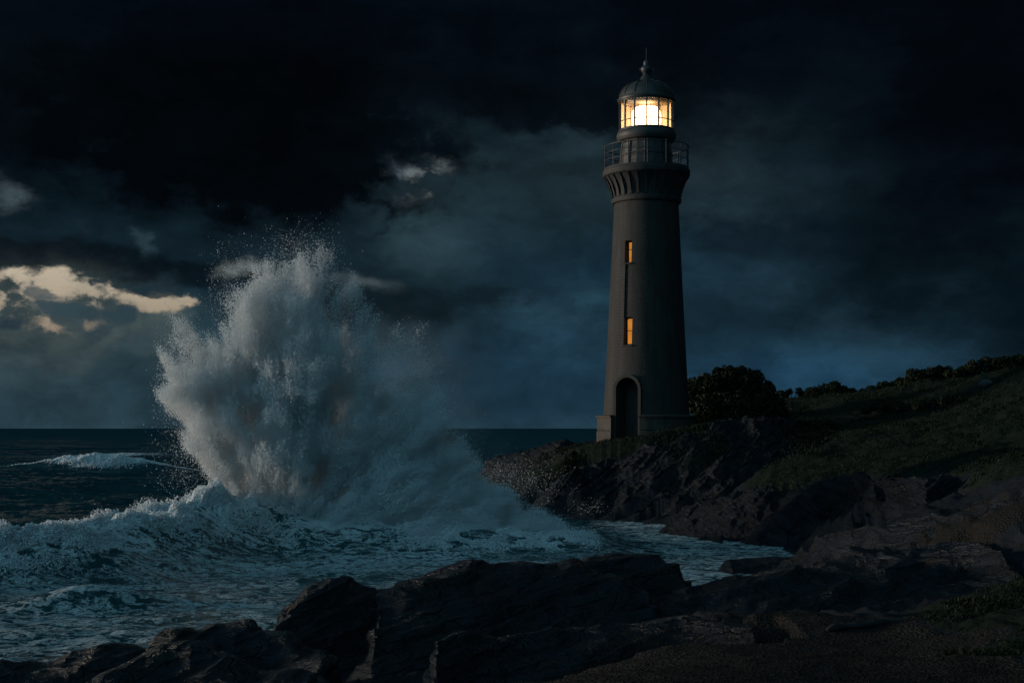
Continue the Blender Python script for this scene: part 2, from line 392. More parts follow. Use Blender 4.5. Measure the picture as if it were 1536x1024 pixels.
# ------------------------------------------------------------------ land: one height field through surveyed points
CP = []   # X, Y, Z, grass, gravel
def cp(px, py, Y, ty='r', z=None):
    p = W(px, py, Y)
    CP.append((p[0], Y, p[2] if z is None else z, 1.0 if ty == 'g' else 0.0, 1.0 if ty == 's' else 0.0))
for a in [(905,664,78.6,'g'),(885,666,79.5,'g'),(935,655,76.8,'g'),(970,648,77,'g'),(1035,640,78,'g'),(1100,628,79,'g'),(1000,652,75,'g'),(969,644,86,'g'),(900,658,86,'r'),(1100,616,92,'g'),
          (840,658,84,'r'),(780,676,84,'r'),(722,698,84,'r'),(840,668,95,'r'),
          (1120,636,74,'r'),(1050,652,73.5,'g'),(960,672,73.5,'r'),(900,694,73,'r'),(840,722,72,'r'),(1190,640,76,'g'),(1100,700,68,'r'),(1180,695,66,'g'),
          (1180,722,60,'g'),(1300,694,62,'g'),(1400,694,55,'g'),(1500,684,48,'g'),(1250,640,80,'g'),(1400,620,76,'g'),(1536,620,64,'g'),(1536,692,43,'g'),
          (1170,604,100,'g'),(1215,603,100,'g'),(1245,598,98,'g'),(1290,598,97,'g'),(1330,592,95,'g'),(1400,572,90,'g'),(1470,565,86,'g'),(1536,548,80,'g'),
          (1620,530,76,'g'),(1800,500,70,'g'),(1750,640,48,'g'),(1700,760,28,'g'),(1700,900,17,'g'),(1800,1000,13,'g'),
          (1060,756,60,'r'),(1130,745,59,'r'),(1200,738,57,'r'),(1260,730,54,'r'),(1320,722,51,'r'),(1400,722,46,'r'),(1536,718,37,'r'),
          (1320,798,40,'r'),(1250,800,44,'r'),(1380,800,36,'r'),(1250,760,50,'r'),(1450,800,34,'r'),(1540,800,28,'r'),(1400,745,42,'r'),(1250,905,22,'r'),(1100,915,22,'r'),(1000,925,22,'r'),(1400,880,24,'r'),(1450,764,38,'s'),(1536,745,33,'s'),(1420,770,36,'s'),(1500,770,30,'s'),
          (1330,870,27,'r'),(1480,850,28,'r'),(1330,910,21,'r'),(1480,905,20,'g'),(1536,870,22,'g'),(1500,935,17,'g'),(1580,920,17,'g'),(1560,960,15,'g'),
          (1180,955,17.5,'s'),(1300,962,17,'s'),(1420,968,16,'s'),(1250,1012,13.5,'s'),(1000,1020,13.2,'s'),(1480,1020,13,'s'),(1600,1060,11.5,'s'),(1100,930,19,'s'),(800,1060,12.5,'s'),(1200,1200,9,'s'),(700,1300,9,'s')]:
    cp(*a)
for (X, Y, z) in [(-4,84,-.4),(-5,95,-1.5),(2,102,-1),(8,112,0),(20,125,1.5),(40,110,4),(60,95,6),(-2,72,-1.2),(1,69,-.8),(4,67.5,-.3),(6.5,65.5,-.2),(7.4,61,-.25),(7.9,54,-.3),(9.2,51,-.1),(10.3,49,.0),(11,46,.2),
                  (6,60,-1),(6,50,-1),(8,45,-.6),(7,40,-.5),(4,46,-1.4),(2,38,-1),(0,34,-.6),(-3,34,-1),(5,34,.0),(3,30,.5),(-4,27,.3),(-1,26,.6),(0,22,.9),(-3,21,.5),(-6,24,-.2),(-6,18,.2),(-9,24,-.8),(-4,17,.8),(-12,22,-1.3),(-14,30,-2),
                  (-2,14,1.5),(-6,12,1.0),(-12,12,-.5),(-10,45,-3),(-20,60,-4),(-15,90,-4),(0,130,-3),(30,150,-2),(70,140,3),(70,60,8),(60,30,6),(30,12,3.2),(50,10,5),(-25,25,-3),(-20,5,-2),(0,4,1.9),(20,4,2.6)]:
    g_ = 1.0 if (z > 2.4) else 0.0
    CP.append((X, Y, z, g_, 0.0))
CP = np.array(CP); CXY = CP[:, :2]
def kern(A, B):
    d2 = ((A[:, None, :]-B[None, :, :])**2).sum(-1); return np.sqrt(d2+2.0)
_n = len(CP)
_A = np.zeros((_n+3, _n+3)); _A[:_n, :_n] = kern(CXY, CXY)+0*np.eye(_n)
_A[:_n, _n:] = np.c_[np.ones(_n), CXY]; _A[_n:, :_n] = _A[:_n, _n:].T
_rhs = np.zeros((_n+3, 1)); _rhs[:_n, 0] = CP[:, 2]
_wz = np.linalg.solve(_A, _rhs)
def land(X, Y, masks=True):
    X = np.asarray(X, float).ravel(); Y = np.asarray(Y, float).ravel(); Z = np.empty(len(X)); G = np.empty(len(X)); S = np.empty(len(X))
    for s0 in range(0, len(X), 60000):
        q = np.c_[X[s0:s0+60000], Y[s0:s0+60000]]
        K = kern(q, CXY)
        Z[s0:s0+60000] = K@_wz[:_n, 0]+np.c_[np.ones(len(q)), q]@_wz[_n:, 0]
        if masks:
            iw = 1.0/(K**2-1.9)**1.6; iw /= iw.sum(1, keepdims=True)
            G[s0:s0+60000] = iw@CP[:, 3]; S[s0:s0+60000] = iw@CP[:, 4]
    return Z, G, S
def strata(p, tilt, az_=0.3, T=.5, amp=1.0):
    tx = math.tan(R(tilt)); q = p[:, 2]-tx*p[:, 0]+az_*.05*p[:, 1]+.35*fbm(p*.35, 3)
    d = 0
    for T_, a in ((T, 1.0), (T*.37, .45), (T*.15, .2)):
        f = (q/T_) % 1.0
        d = d+a*T_*(np.where(f < .82, f/.82, (1-f)/.18)-.5)
    return d*amp
def aniso(p, tilt, sc, octv=5):
    c, n_ = math.cos(R(tilt)), math.sin(R(tilt))
    q = np.c_[(p[:, 0]*c+p[:, 2]*n_)*.20, p[:, 1]*.16, (-p[:, 0]*n_+p[:, 2]*c)*1.5]*sc
    q = q+.30*np.stack([fbm(p*.3+9*k, 2) for k in range(3)], -1)
    return fbm(q, octv, .52, ridged=True)
TOWX, TOWY = W(969.5, 642, 80)[:2]
def land_detail(X, Y, Z, G, S):
    z = land_rough(X, Y, Z, G, S)
    d = np.hypot(np.ravel(X)-TOWX, np.ravel(Y)-TOWY); wgt = st(-d, -6.5, -3.4)
    flat_ = 3.72+(np.ravel(X)-(TOWX-2.8))*.19+.08*fbm(np.c_[np.ravel(X), np.ravel(Y), 0*np.ravel(X)]*.9, 3)
    return z*(1-wgt)+flat_*wgt
def land_rough(X, Y, Z, G, S):
    p = np.c_[X, Y, Z]
    rough = fbm(p*np.array([.22, .22, .22]), 5, .52)
    rk = np.clip(1-G-S, 0, 1)
    rid = (aniso(p, 32, 1.0, 5)-.3)*2.2+.3*fbm(p*.55, 4, .5, ridged=True)
    z = Z+rough*(.55*rk+.35*G+.05)+G*.22*(fbm(p*.42+3, 4, .55, ridged=True)-.4)+rid*.16*rk
    z = z+strata(np.c_[X, Y, z], 20, .3, .5, .30)*rk
    z = z+fbm(p*2.2, 3)*(.07*G+.02)-rk*(.35+.45*st(Y, 30, 55))
    return z
def height(X, Y):
    Z, G, S = land(X, Y); return land_detail(np.ravel(X), np.ravel(Y), Z, G, S)
def spaced(y0, y1, f, dmin):
    ys = [y0]
    while ys[-1] < y1: ys.append(ys[-1]+max(dmin, ys[-1]*f))
    return np.array(ys)
# ------------------------------------------------------------------ rock outcrops
LOW_D, LOW_X0 = .3, -30.0
LOW = np.full((int(80/LOW_D), int(120/LOW_D)), 1e3); LOWW = np.zeros(LOW.shape)
def outcrop(name, crest, foot, df, db, label, cat, mat=None, nu=420, nt=150, amp=.35, tilt=14, T=.45, samp=.30, pf=2.2, pb=2.0, freq=.55, seed=0, lean=(0, -1), dep=.35, grain=.30):
    """crest: (px, py, Y) along the skyline; foot: z the skirt reaches; df / db: horizontal run in front / behind"""
    mat = mat or M_ROCK
    C = np.array([W(*c) for c in crest])
    d = np.r_[0, np.cumsum(np.linalg.norm(np.diff(C[:, :2], axis=0), axis=1))]
    u = np.linspace(0, d[-1], nu); un = u/d[-1]
    Pc = np.c_[[np.interp(u, d, C[:, i]) for i in range(3)]].T
    kk = np.ones(max(3, nu//24)|1); kk /= kk.sum(); pad = len(kk)//2
    for i in range(3):
        Pc[:, i] = np.convolve(np.pad(Pc[:, i], pad, mode='reflect', reflect_type='odd'), kk, 'valid')
    tp = np.linspace(-1, 1, nt); t = np.sign(tp)*np.abs(tp)**1.1
    L = np.asarray(lean, float); L /= np.linalg.norm(L)
    dfu = np.interp(un, np.linspace(0, 1, len(np.atleast_1d(df))), np.atleast_1d(df)); dbu = np.interp(un, np.linspace(0, 1, len(np.atleast_1d(db))), np.atleast_1d(db))
    T_, Uu = np.meshgrid(t, np.arange(nu), indexing='ij')
    run = np.where(T_ < 0, -T_*dfu[Uu], -T_*dbu[Uu])         # towards viewer positive
    endt = np.clip(np.minimum(un, 1-un)/.11, 0, 1)**.6
    prof = np.where(T_ < 0, (1-np.abs(T_)**pf), (1-np.abs(T_)**pb))
    X = Pc[Uu, 0]+run*L[0]; Y = Pc[Uu, 1]+run*L[1]
    Zc = Pc[Uu, 2]
    Zz = foot+(Zc-foot)*prof*endt[Uu]
    V = np.stack([X, Y, Zz], -1)
    off = np.array([seed*3.7, seed*9.1, seed*5.3])
    for stage in range(2):
        a = np.gradient(V, axis=1); b = np.gradient(V, axis=0)
        n = np.cross(b, a); n /= np.linalg.norm(n, axis=-1, keepdims=True)+1e-9
        n *= np.where(n[..., 2:3] < 0, -1, 1)
        p = V.reshape(-1, 3)+off
        if stage == 0:
            dd = amp*.75*(fbm(p*freq, 3, .42)*1.0+.25*fbm(p*freq*1.6, 3, .45, ridged=True)-.1)
        else:
            dd = strata(p, tilt, .3, T, samp*.6)+grain*.75*(aniso(p, tilt, .8, 4)-.5)+amp*.03*fbm(p*freq*7, 4, .55)
        V = V+n*dd.reshape(V.shape[:2])[..., None]
    P_ = V.reshape(-1, 3)
    up = (prof*endt[Uu] > dep).ravel()
    li = ((P_[up, 0]-LOW_X0)/LOW_D).astype(int); lj = (P_[up, 1]/LOW_D).astype(int)
    low = np.full(LOW.shape, -1e3); np.maximum.at(low, (li, lj), P_[up, 2])
    np.maximum.at(LOWW, (li, lj), np.clip(((prof*endt[Uu]).ravel()[up]-dep)/.35, 0, 1))
    hit = low > -900; LOW[hit] = np.minimum(np.where(LOW[hit] > 900, 1e3, LOW[hit]), low[hit])
    org = (float(P_[:, 0].mean()), float(P_[:, 1].mean()), float(foot))
    o = np_mesh(name, P_, grid_faces(nt, nu), mat, origin=org)
    return tag(o, label, cat)

ROCKS = [
  # headland cliffs
  dict(name="rock_outcrop", crest=[(1215,622,80),(1160,624,78),(1110,634,76),(1040,652,75),(975,672,75),(915,690,75),(850,712,73.5),(812,730,72.5),(786,748,71.5)], foot=-.6, df=[7,9,9.5,9,7,5,3,1.5], db=3.0, dep=.03, grain=1.0,
       label="steep striated cliff below the lighthouse, dropping straight into the wave", cat="rock", mat=M_CLIFF, nu=640, nt=260, amp=.75, tilt=38, T=.8, samp=.34, pf=1.7, freq=.38, seed=1),
  dict(name="rock_outcrop", crest=[(1420,716,45),(1330,718,50),(1262,722,54),(1200,730,57),(1130,738,59),(1060,750,61),(1000,775,62.5),(962,800,63)], foot=-.6, df=[3,4,5,6,5.5,4,2], db=2.5, dep=.03, grain=.75,
       label="long grey cliff with diagonal cracks behind the narrow water inlet", cat="rock", mat=M_CLIFF, nu=640, nt=230, amp=.55, tilt=42, T=.6, samp=.36, pf=2.0, freq=.5, seed=2),
  dict(name="rock_outcrop", crest=[(920,664,83),(880,668,84),(842,662,84),(815,672,84),(770,680,85),(735,690,85),(706,700,85.5)], foot=-1.2, df=[5,6,6,5,4,2], db=4.0, dep=.03, grain=.5,
       label="low dark rock point running out to sea left of the lighthouse foot", cat="rock", mat=M_CLIFF, nu=420, nt=160, amp=.45, tilt=20, T=.6, samp=.3, freq=.45, seed=3),
  # ledges of the right foreground
  dict(name="rock_ledge", crest=[(1560,742,33),(1460,768,36),(1380,778,38.5),(1300,790,40.5),(1235,806,41.5),(1180,832,42)], foot=.1, df=[4,5,6,5.5,3], db=2.5, dep=.2, grain=.4,
       label="layered upper rock ledge beneath the patch of brown gravel", cat="rock", nu=520, nt=180, amp=.3, tilt=12, T=.34, samp=.5, pf=1.5, freq=.6, seed=4),
  dict(name="rock_ledge", crest=[(1530,835,27.5),(1460,818,29.5),(1400,816,30.5),(1330,822,31),(1260,834,30.5),(1190,850,29.5),(1100,868,28.5),(1030,882,27.5),(960,902,26.5)], foot=.2, df=[5,6.5,8,8,6.5,5,2.5], db=2.2, dep=.25, grain=.4,
       label="broad dark ledge sloping down to the left, between the inlet and the gravel", cat="rock", nu=760, nt=300, amp=.3, tilt=9, T=.36, samp=.5, pf=1.4, freq=.6, seed=5),
  # central ridge
  dict(name="boulder", crest=[(398,935,26),(430,905,26.2),(468,880,26.5),(505,873,26.8),(548,880,27),(600,893,27.5),(640,905,27.6)], foot=-.6, df=2.2, db=2.0,
       label="rounded black boulder at the left end of the central rock ridge", cat="boulder", nu=400, nt=220, amp=.26, tilt=26, T=.5, samp=.22, freq=.8, seed=6),
  dict(name="rock_ridge", crest=[(530,925,25.5),(580,895,26.3),(640,866,27),(690,849,27.5),(760,851,28),(830,850,28.3),(900,858,28.3),(960,880,28),(1000,905,27)], foot=-.3, df=[2,3,3.6,3.6,3,2], db=2.2,
       label="long black rock ridge in the centre foreground with the sea behind it", cat="rock", nu=640, nt=260, amp=.34, tilt=12, T=.5, samp=.32, pf=1.9, freq=.6, seed=7),
  dict(name="boulder", crest=[(826,868,30.5),(850,846,31),(880,830,31.3),(930,825,31.6),(975,829,31.6),(1010,850,31.3),(1035,870,30.8),(1055,890,30.5)], foot=-.6, df=1.8, db=1.8,
       label="smooth humped boulder beside the inlet at the right end of the central ridge", cat="boulder", nu=420, nt=200, amp=.22, tilt=10, T=.45, samp=.22, freq=.7, seed=8),
  # front slab
  dict(name="rock_slab", crest=[(612,1000,17.2),(650,968,17.8),(720,950,18.6),(830,938,19.3),(940,930,19.8),(1040,930,19.6),(1110,942,19),(1170,972,18)], foot=.6, df=[1.5,2.2,3,3.2,2.6,1.2], db=1.5,
       label="flat banded rock slab lying on the gravel at the front centre", cat="rock", dep=.3, nu=640, nt=240, amp=.18, tilt=8, T=.24, samp=.55, pf=1.3, freq=.8, seed=9),
  # bottom left
  dict(name="boulder", crest=[(-60,1000,22.5),(-10,992,22.8),(60,986,23),(110,968,23.2),(160,961,23.3),(205,970,23.2),(250,990,22.8)], foot=-.7, df=2.4, db=1.6,
       label="low dark boulder in the bottom left corner at the water's edge", cat="boulder", nu=420, nt=200, amp=.26, tilt=16, T=.45, samp=.26, freq=.8, seed=10),
  dict(name="boulder", crest=[(205,985,21.5),(240,955,22),(280,940,22.2),(330,938,22.4),(380,934,22.5),(430,950,22.2),(480,975,21.6),(515,1000,21)], foot=-.6, df=2.2, db=1.6,
       label="dark hump of rock at the bottom edge, right of the corner boulder", cat="boulder", nu=420, nt=200, amp=.28, tilt=18, T=.45, samp=.26, freq=.8, seed=11),
  dict(name="boulder", crest=[(90,1040,17.5),(160,1015,17.8),(230,990,18.2),(300,978,18.4),(370,985,18.3),(440,1002,18),(500,1030,17.5)], foot=.0, df=2.0, db=1.2,
       label="nearest black boulder cut off by the bottom edge of the picture", cat="boulder", nu=420, nt=180, amp=.24, tilt=22, T=.4, samp=.26, freq=.9, seed=12),
  # inlet rock and loose boulders
  dict(name="boulder", crest=[(1075,845,45),(1110,832,45.3),(1160,828,45.5),(1210,832,45.5),(1240,846,45)], foot=-.3, df=1.4, db=1.2,
       label="low wet rock lying at the head of the water inlet", cat="boulder", nu=240, nt=110, amp=.16, tilt=8, T=.4, samp=.25, freq=.9, seed=13),
  dict(name="boulder", crest=[(1375,735,45),(1388,720,45.3),(1410,713,45.5),(1432,716,45.5),(1455,730,45)], foot=2.0, df=.8, db=.8,
       label="single rounded grey boulder at the foot of the grassy slope", cat="boulder", mat=M_CLIFF, nu=160, nt=90, amp=.12, tilt=30, T=.4, samp=.2, freq=1.2, seed=14),
  dict(name="boulder", crest=[(1300,730,50),(1316,717,50.2),(1338,712,50.4),(1356,718,50.3),(1368,730,50)], foot=2.0, df=.7, db=.7,
       label="small angular boulder on the cliff edge left of the rounded one", cat="boulder", mat=M_CLIFF, nu=160, nt=90, amp=.14, tilt=40, T=.4, samp=.22, freq=1.2, seed=15),
]
for r in ROCKS: outcrop(**r)
ys = spaced(3.0, 150, .0042, .04)
us = np.linspace(-.55, .62, 800)
UU, YY = np.meshgrid(us, ys)
XX = UU*(YY+4)
Z, G, S = land(XX, YY)
Zd = land_detail(XX.ravel(), YY.ravel(), Z, G, S)
# the ground dips under every outcrop, so the bare rock stands proud of it
ci = ((XX.ravel()-LOW_X0)/LOW_D).astype(int); cj = (YY.ravel()/LOW_D).astype(int)
okc = (ci >= 0) & (ci < LOW.shape[0]) & (cj >= 0) & (cj < LOW.shape[1])
lw = np.zeros(len(Zd)); lw[okc] = LOWW[ci[okc], cj[okc]]
lv = np.full(len(Zd), 1e3); lv[okc] = LOW[ci[okc], cj[okc]]
nt_ = np.hypot(XX.ravel()-TOWX, YY.ravel()-TOWY) > 4.6
dip = np.clip(np.where(lv < 900, Zd-(lv-.25), 0), 0, None)*nt_
dip = np.where(YY.ravel() < 48, np.minimum(dip, .4)*lw, dip)
Zd = Zd-dip
Fq = grid_faces(len(ys), len(us))
keep = (Zd > -1.2); fk = keep[Fq].any(1)
Fq = Fq[fk]; used = np.unique(Fq); remap = np.zeros(len(Zd), np.int32); remap[used] = np.arange(len(used))
tag(np_mesh("terrain", np.c_[XX.ravel(), YY.ravel(), Zd][used], remap[Fq], M_GROUND, attrs={'grass': G[used], 'gravel': S[used]}), "dark headland of rock, grass and gravel", None, None, 'structure')


# ------------------------------------------------------------------ sea
ROL = np.array([[-60,30,.5],[-40,36,.8],[-24,41,1.0],[-16.3,44.5,1.15],[-13.8,46.5,1.15],[-12.0,51,1.5],[-10.2,54.5,1.9],[-8.4,54.5,1.45],[-6.4,54,.95],[-4.2,53.5,.7],[-1.5,54,.6],[.5,54.2,.5],[2.6,54,.3],[5,54,0]])
def polydist(X, Y, PL):
    best = np.full(X.shape, 1e9); sg = np.zeros(X.shape); hh = np.zeros(X.shape); al = np.zeros(X.shape); acc = 0
    for a, b in zip(PL[:-1], PL[1:]):
        d = b[:2]-a[:2]; L = np.linalg.norm(d); dn = d/L
        rx = X-a[0]; ry = Y-a[1]
        t = np.clip((rx*dn[0]+ry*dn[1])/L, 0, 1)
        ex = rx-t*d[0]; ey = ry-t*d[1]; dd = np.hypot(ex, ey)
        m_ = dd < best
        s = -(dn[0]*ry-dn[1]*rx)          # positive on the viewer's side
        best = np.where(m_, dd, best); sg = np.where(m_, np.sign(s), sg); hh = np.where(m_, a[2]+t*(b[2]-a[2]), hh); al = np.where(m_, acc+t*L, al)
        acc += L
    return best, sg, hh, al
def sea_h(X, Y, full=True):
    X = np.asarray(X, float); Y = np.asarray(Y, float)
    p = np.c_[X, Y, np.zeros_like(X)]
    cove = st(X, 2, 6)*st(-Y, -75, -66)
    open_ = 1-.75*cove
    off = st(Y, 45, 110)
    fade = 1/(1+(Y/900)**2)
    wx = 2.5*fbm(p*.03, 2)
    sw = fbm(np.c_[X*.028+.2, (Y+wx*3)*.075, 0*X], 2, .4)*1.25*off*open_*fade
    chop = fbm(np.c_[X*.16, Y*.34+wx*.3, 0*X+3], 3, .5, ridged=True)*.30*open_*(.55+.45*off)
    fine = fbm(np.c_[X*.7, Y*1.25, 0*X+9], 4, .55, ridged=True)*.075*(.6+.4*open_)*st(-Y, -260, -80)
    chop = chop*(.35+.65*st(-Y, -400, -120))
    h = sw+chop+fine-.08
    d, s, H, al = polydist(X, Y, ROL)
    jag = 1+.35*fbm(np.c_[X*.5, Y*.5, 0*X+5], 3)
    wf = 1.7+.5*H*.6
    rol = H*jag*np.where(s > 0, np.exp(-(d/wf)**2), np.exp(-(d/5.0)**2))
    trough = -.25*np.exp(-((np.where(s > 0, d, 99)-4.5)/2.2)**2)*np.clip(H, 0, 1)
    # a second, smaller mound in the foreground water and the far breaker
    m2 = .55*np.exp(-(((X+10.6)/1.6)**2+((Y-35.5-.25*(X+10.6))/.8)**2))
    wy = 149-.05*(X+43)
    wv = 1.2*np.exp(-(((X+43)/7.5)**2))*np.where(Y < wy, np.exp(-((Y-wy)/1.6)**2), np.exp(-((Y-wy)/7)**2))
    wv2 = .8*np.exp(-(((X+62)/12)**2))*np.where(Y < 215, np.exp(-((Y-215)/2)**2), np.exp(-((Y-215)/8)**2))
    h = h+rol+trough+m2+wv+wv2
    # foam
    n = fbm(np.c_[X*.12, Y*.2, 0*X+21], 4)
    near = st(-Y, -62, -50)*st(X, -80, -10)*(1-.15*cove)
    foam = (.42+.40*n)*near
    foam = np.maximum(foam, .34*cove*(1+n)+.12*st(-Y, -75, -66)*st(X, -2, 3))
    roln = np.where(s > 0, np.exp(-(d/2.6)**2), np.exp(-(d/2.4)**2))*np.clip(H*1.1, 0, 1)
    n5 = fbm(np.c_[X*.55, Y*.55, 0*X+31], 4, .55)
    foam = np.maximum(foam, roln*(.74+.3*n+.75*n5))
    foam = np.where((s > 0) & (d < 4.5) & (H > 1.3), np.minimum(foam, .44+.25*n+.40*st(-X, 9, 11)), foam)
    back = np.where(s < 0, np.exp(-(d/9)**2), 0)*.62*(1+.7*n)*np.clip(H, 0, 1)
    foam = np.maximum(foam, back)
    foam = np.maximum(foam, 1.15*np.exp(-((X+43)/4.6)**2)*np.where(Y < wy+.6, np.exp(-((Y-wy-.6)/2.2)**2), np.exp(-((Y-wy-.6)/1.6)**2))+.0*X)
    foam = np.maximum(foam, .75*np.exp(-((X+60)/9)**2)*np.exp(-((Y-214)/2.5)**2))
    foam = np.maximum(foam, m2*1.3)
    foam = np.maximum(foam, st(fbm(np.c_[X*.05, Y*.16, 0*X+2], 4, .6), .42, .62)*.55*off)
    return h*np.where(Y < 3000, 1, 0), np.clip(foam, 0, 1.2)
ys = np.r_[spaced(4, 320, .0038, .07), spaced(322, 3000, .012, 1), np.array([4000, 6000, 9000, 14000, 22000])]
us = np.r_[np.linspace(-1.3, -.62, 120)[:-1], np.linspace(-.62, .34, 820), np.linspace(.34, 1.3, 80)[1:]]
UU, YY = np.meshgrid(us, ys); XX = UU*(YY+6)
Hs, Fo = sea_h(XX.ravel(), YY.ravel())
tag(np_mesh("sea", np.c_[XX.ravel(), YY.ravel(), Hs], grid_faces(len(ys), len(us)), M_SEA, attrs={'foam': Fo, 'lace': 1/(1+(YY.ravel()/110)**2)}), "dark teal sea with streaks of foam", None, None, 'structure')

# ------------------------------------------------------------------ spray: clouds of water droplets
TET = np.array([[1,1,1],[-1,-1,1],[-1,1,-1],[1,-1,-1]], dtype=np.float32)/1.2
TF = np.array([[0,1,2],[0,3,1],[0,2,3],[1,3,2]], dtype=np.int32)
def droplets(name, P_, r, label, cat):
    n = len(P_)
    q = rng.normal(size=(64, 4)); q /= np.linalg.norm(q, axis=1, keepdims=True)
    a, b, c, d = q.T
    Rm = np.stack([1-2*(c*c+d*d), 2*(b*c-a*d), 2*(b*d+a*c), 2*(b*c+a*d), 1-2*(b*b+d*d), 2*(c*d-a*b), 2*(b*d-a*c), 2*(c*d+a*b), 1-2*(b*b+c*c)], -1).reshape(-1, 3, 3)
    tets = np.einsum('kij,vj->kvi', Rm, TET).astype(np.float32)
    V = P_[:, None, :].astype(np.float32)+tets[rng.integers(0, 64, n)]*r[:, None, None].astype(np.float32)
    Fc = TF[None]+(np.arange(n, dtype=np.int32)*4)[:, None, None]
    o = np_mesh(name, V.reshape(-1, 3), Fc.reshape(-1, 3), M_SPRAY, smooth=False)
    return tag(o, label, cat, None, 'stuff')
SY = 55.0
MIST = .26
def centred_vec(k, n): return k.v('SUBTRACT', n, (.5, .5, .5))
def bl(px, py, rx, ry, dens=1.0, oy=0.0, ry_m=None, rot=0):
    c = W(px, py, SY); s = SY/F
    return (c[0], SY+oy, c[2], rx*s, (ry_m or min(rx, ry)*s*1.05), ry*s, dens, R(rot))
BLOBS = [bl(352,735,38,40,1.2), bl(356,690,48,55,1.1), bl(335,640,65,60,1.0), bl(300,590,62,58,1.0), bl(268,575,34,55,.9), bl(280,530,26,34,.7),
         bl(360,560,70,65,1.0), bl(385,505,54,62,1.0), bl(408,455,42,52,.9), bl(432,425,36,46,.85), bl(442,395,22,40,.75), bl(470,425,30,34,.4),
         bl(430,500,66,85,.9,.5), bl(450,580,100,95,.9,.6), bl(430,670,90,85,.9,.3), bl(495,645,105,95,.75,.8), bl(505,560,80,95,.5,1.0), bl(485,480,50,60,.4,1.0),
         bl(585,590,70,90,.20,1.6), bl(590,665,95,80,.8,1.0), bl(560,740,110,70,.9,.6), bl(645,660,60,60,.22,1.8), bl(640,722,80,56,1.7,.7), bl(610,745,90,66,1.6,.2), bl(705,770,80,48,1.9,.4), bl(800,788,62,32,1.9,.0),
         bl(640,795,110,48,1.3,-.4), bl(740,808,110,34,1.5,-1.0), bl(830,808,70,26,1.5,-1.2), bl(420,735,75,55,.7,-.3), bl(480,765,70,42,.5,-.4), bl(545,785,60,46,1.0,-1.0), bl(590,805,80,36,1.1,-1.5), bl(395,755,50,36,.9,-.6)]
def density(p):
    w1 = np.stack([fbm(p*.33+k*31.7, 3, .5) for k in range(3)], -1)*1.25
    q = p+w1*np.array([.8, .8, .9])
    Dn = np.zeros(len(p))
    for (cx, cy_, cz, rx, ry, rz, de, rot) in BLOBS:
        u = ((q[:, 0]-cx)/rx)**2+((q[:, 1]-cy_)/ry)**2+((q[:, 2]-cz)/rz)**2
        Dn = np.maximum(Dn, de*np.clip(1.45-u, 0, 1))
    return Dn
vx = .13
gx, gy, gz = np.arange(-16, 5.5, vx), np.arange(51, 60, vx), np.arange(-.2, 12.8, vx)
GX, GY, GZ = np.meshgrid(gx, gy, gz, indexing='ij')
p = np.c_[GX.ravel(), GY.ravel(), GZ.ravel()].astype(np.float32)
# cheap cull before the noise
near_ = np.zeros(len(p), bool)
for (cx, cy_, cz, rx, ry, rz, de, rot) in BLOBS:
    near_ |= (((p[:, 0]-cx)/(rx+1.1))**2+((p[:, 1]-cy_)/(ry+1.1))**2+((p[:, 2]-cz)/(rz+1.1))**2) < 1.5
p = p[near_]
BX, _, BZ_ = W(425, 850, SY)
def polar(p):
    x = p[:, 0]-BX; z = p[:, 2]-BZ_; r_ = np.hypot(x, z)+1e-6
    return np.arctan2(x, z), r_
th_, r_ = polar(p)
jet = fbm(np.c_[th_*5.0+.25*r_**.5, r_*.20, p[:, 1]*.55], 4, .6)
jet2 = fbm(np.c_[th_*15.0, r_*.45, p[:, 1]*1.3+4], 3, .6)
pull = np.c_[np.sin(th_), 0*th_, np.cos(th_)]*(r_*(.20*jet+.10*jet2)*np.clip(np.cos(th_), .15, 1)**2)[:, None]
dn = density(p-pull)
sel = dn > .005; p = p[sel]; dn = dn[sel]; jet = jet[sel]; jet2 = jet2[sel]
fine = fbm(p*np.array([.95, .95, .75]), 5, .58)
bil = fbm(p*.55+7, 4, .55, ridged=True)
rho = np.clip(dn*1.0+fine*1.7+jet*.9+jet2*.8+(bil-.35)*.7-.46, 0, 1)*st(dn, .0, .22)
rho = np.maximum(rho, .05*st(dn, .45, .95))**1.1
NSP = 1300000
cw = rho/rho.sum()
ix = rng.choice(len(p), NSP, p=cw)
PS = p[ix]+rng.uniform(-vx/2, vx/2, (NSP, 3))
# strings of droplets torn along the direction of flight
ncl = 160000; ix = rng.choice(len(p), ncl, p=cw); C0 = p[ix]+rng.uniform(-vx/2, vx/2, (ncl, 3))
per = 6; C1 = np.repeat(C0, per, 0); tc, rc = polar(C1)
dirv = np.c_[np.sin(tc), rng.normal(0, .25, len(C1)), np.cos(tc)]
PC = C1+dirv*rng.normal(0, .13, (len(C1), 1))+rng.normal(0, .028, (len(C1), 3))
PS = np.concatenate([PS, PC]); rr = .0057*(1+rng.pareto(2.4, len(PS)).clip(0, 3.2))
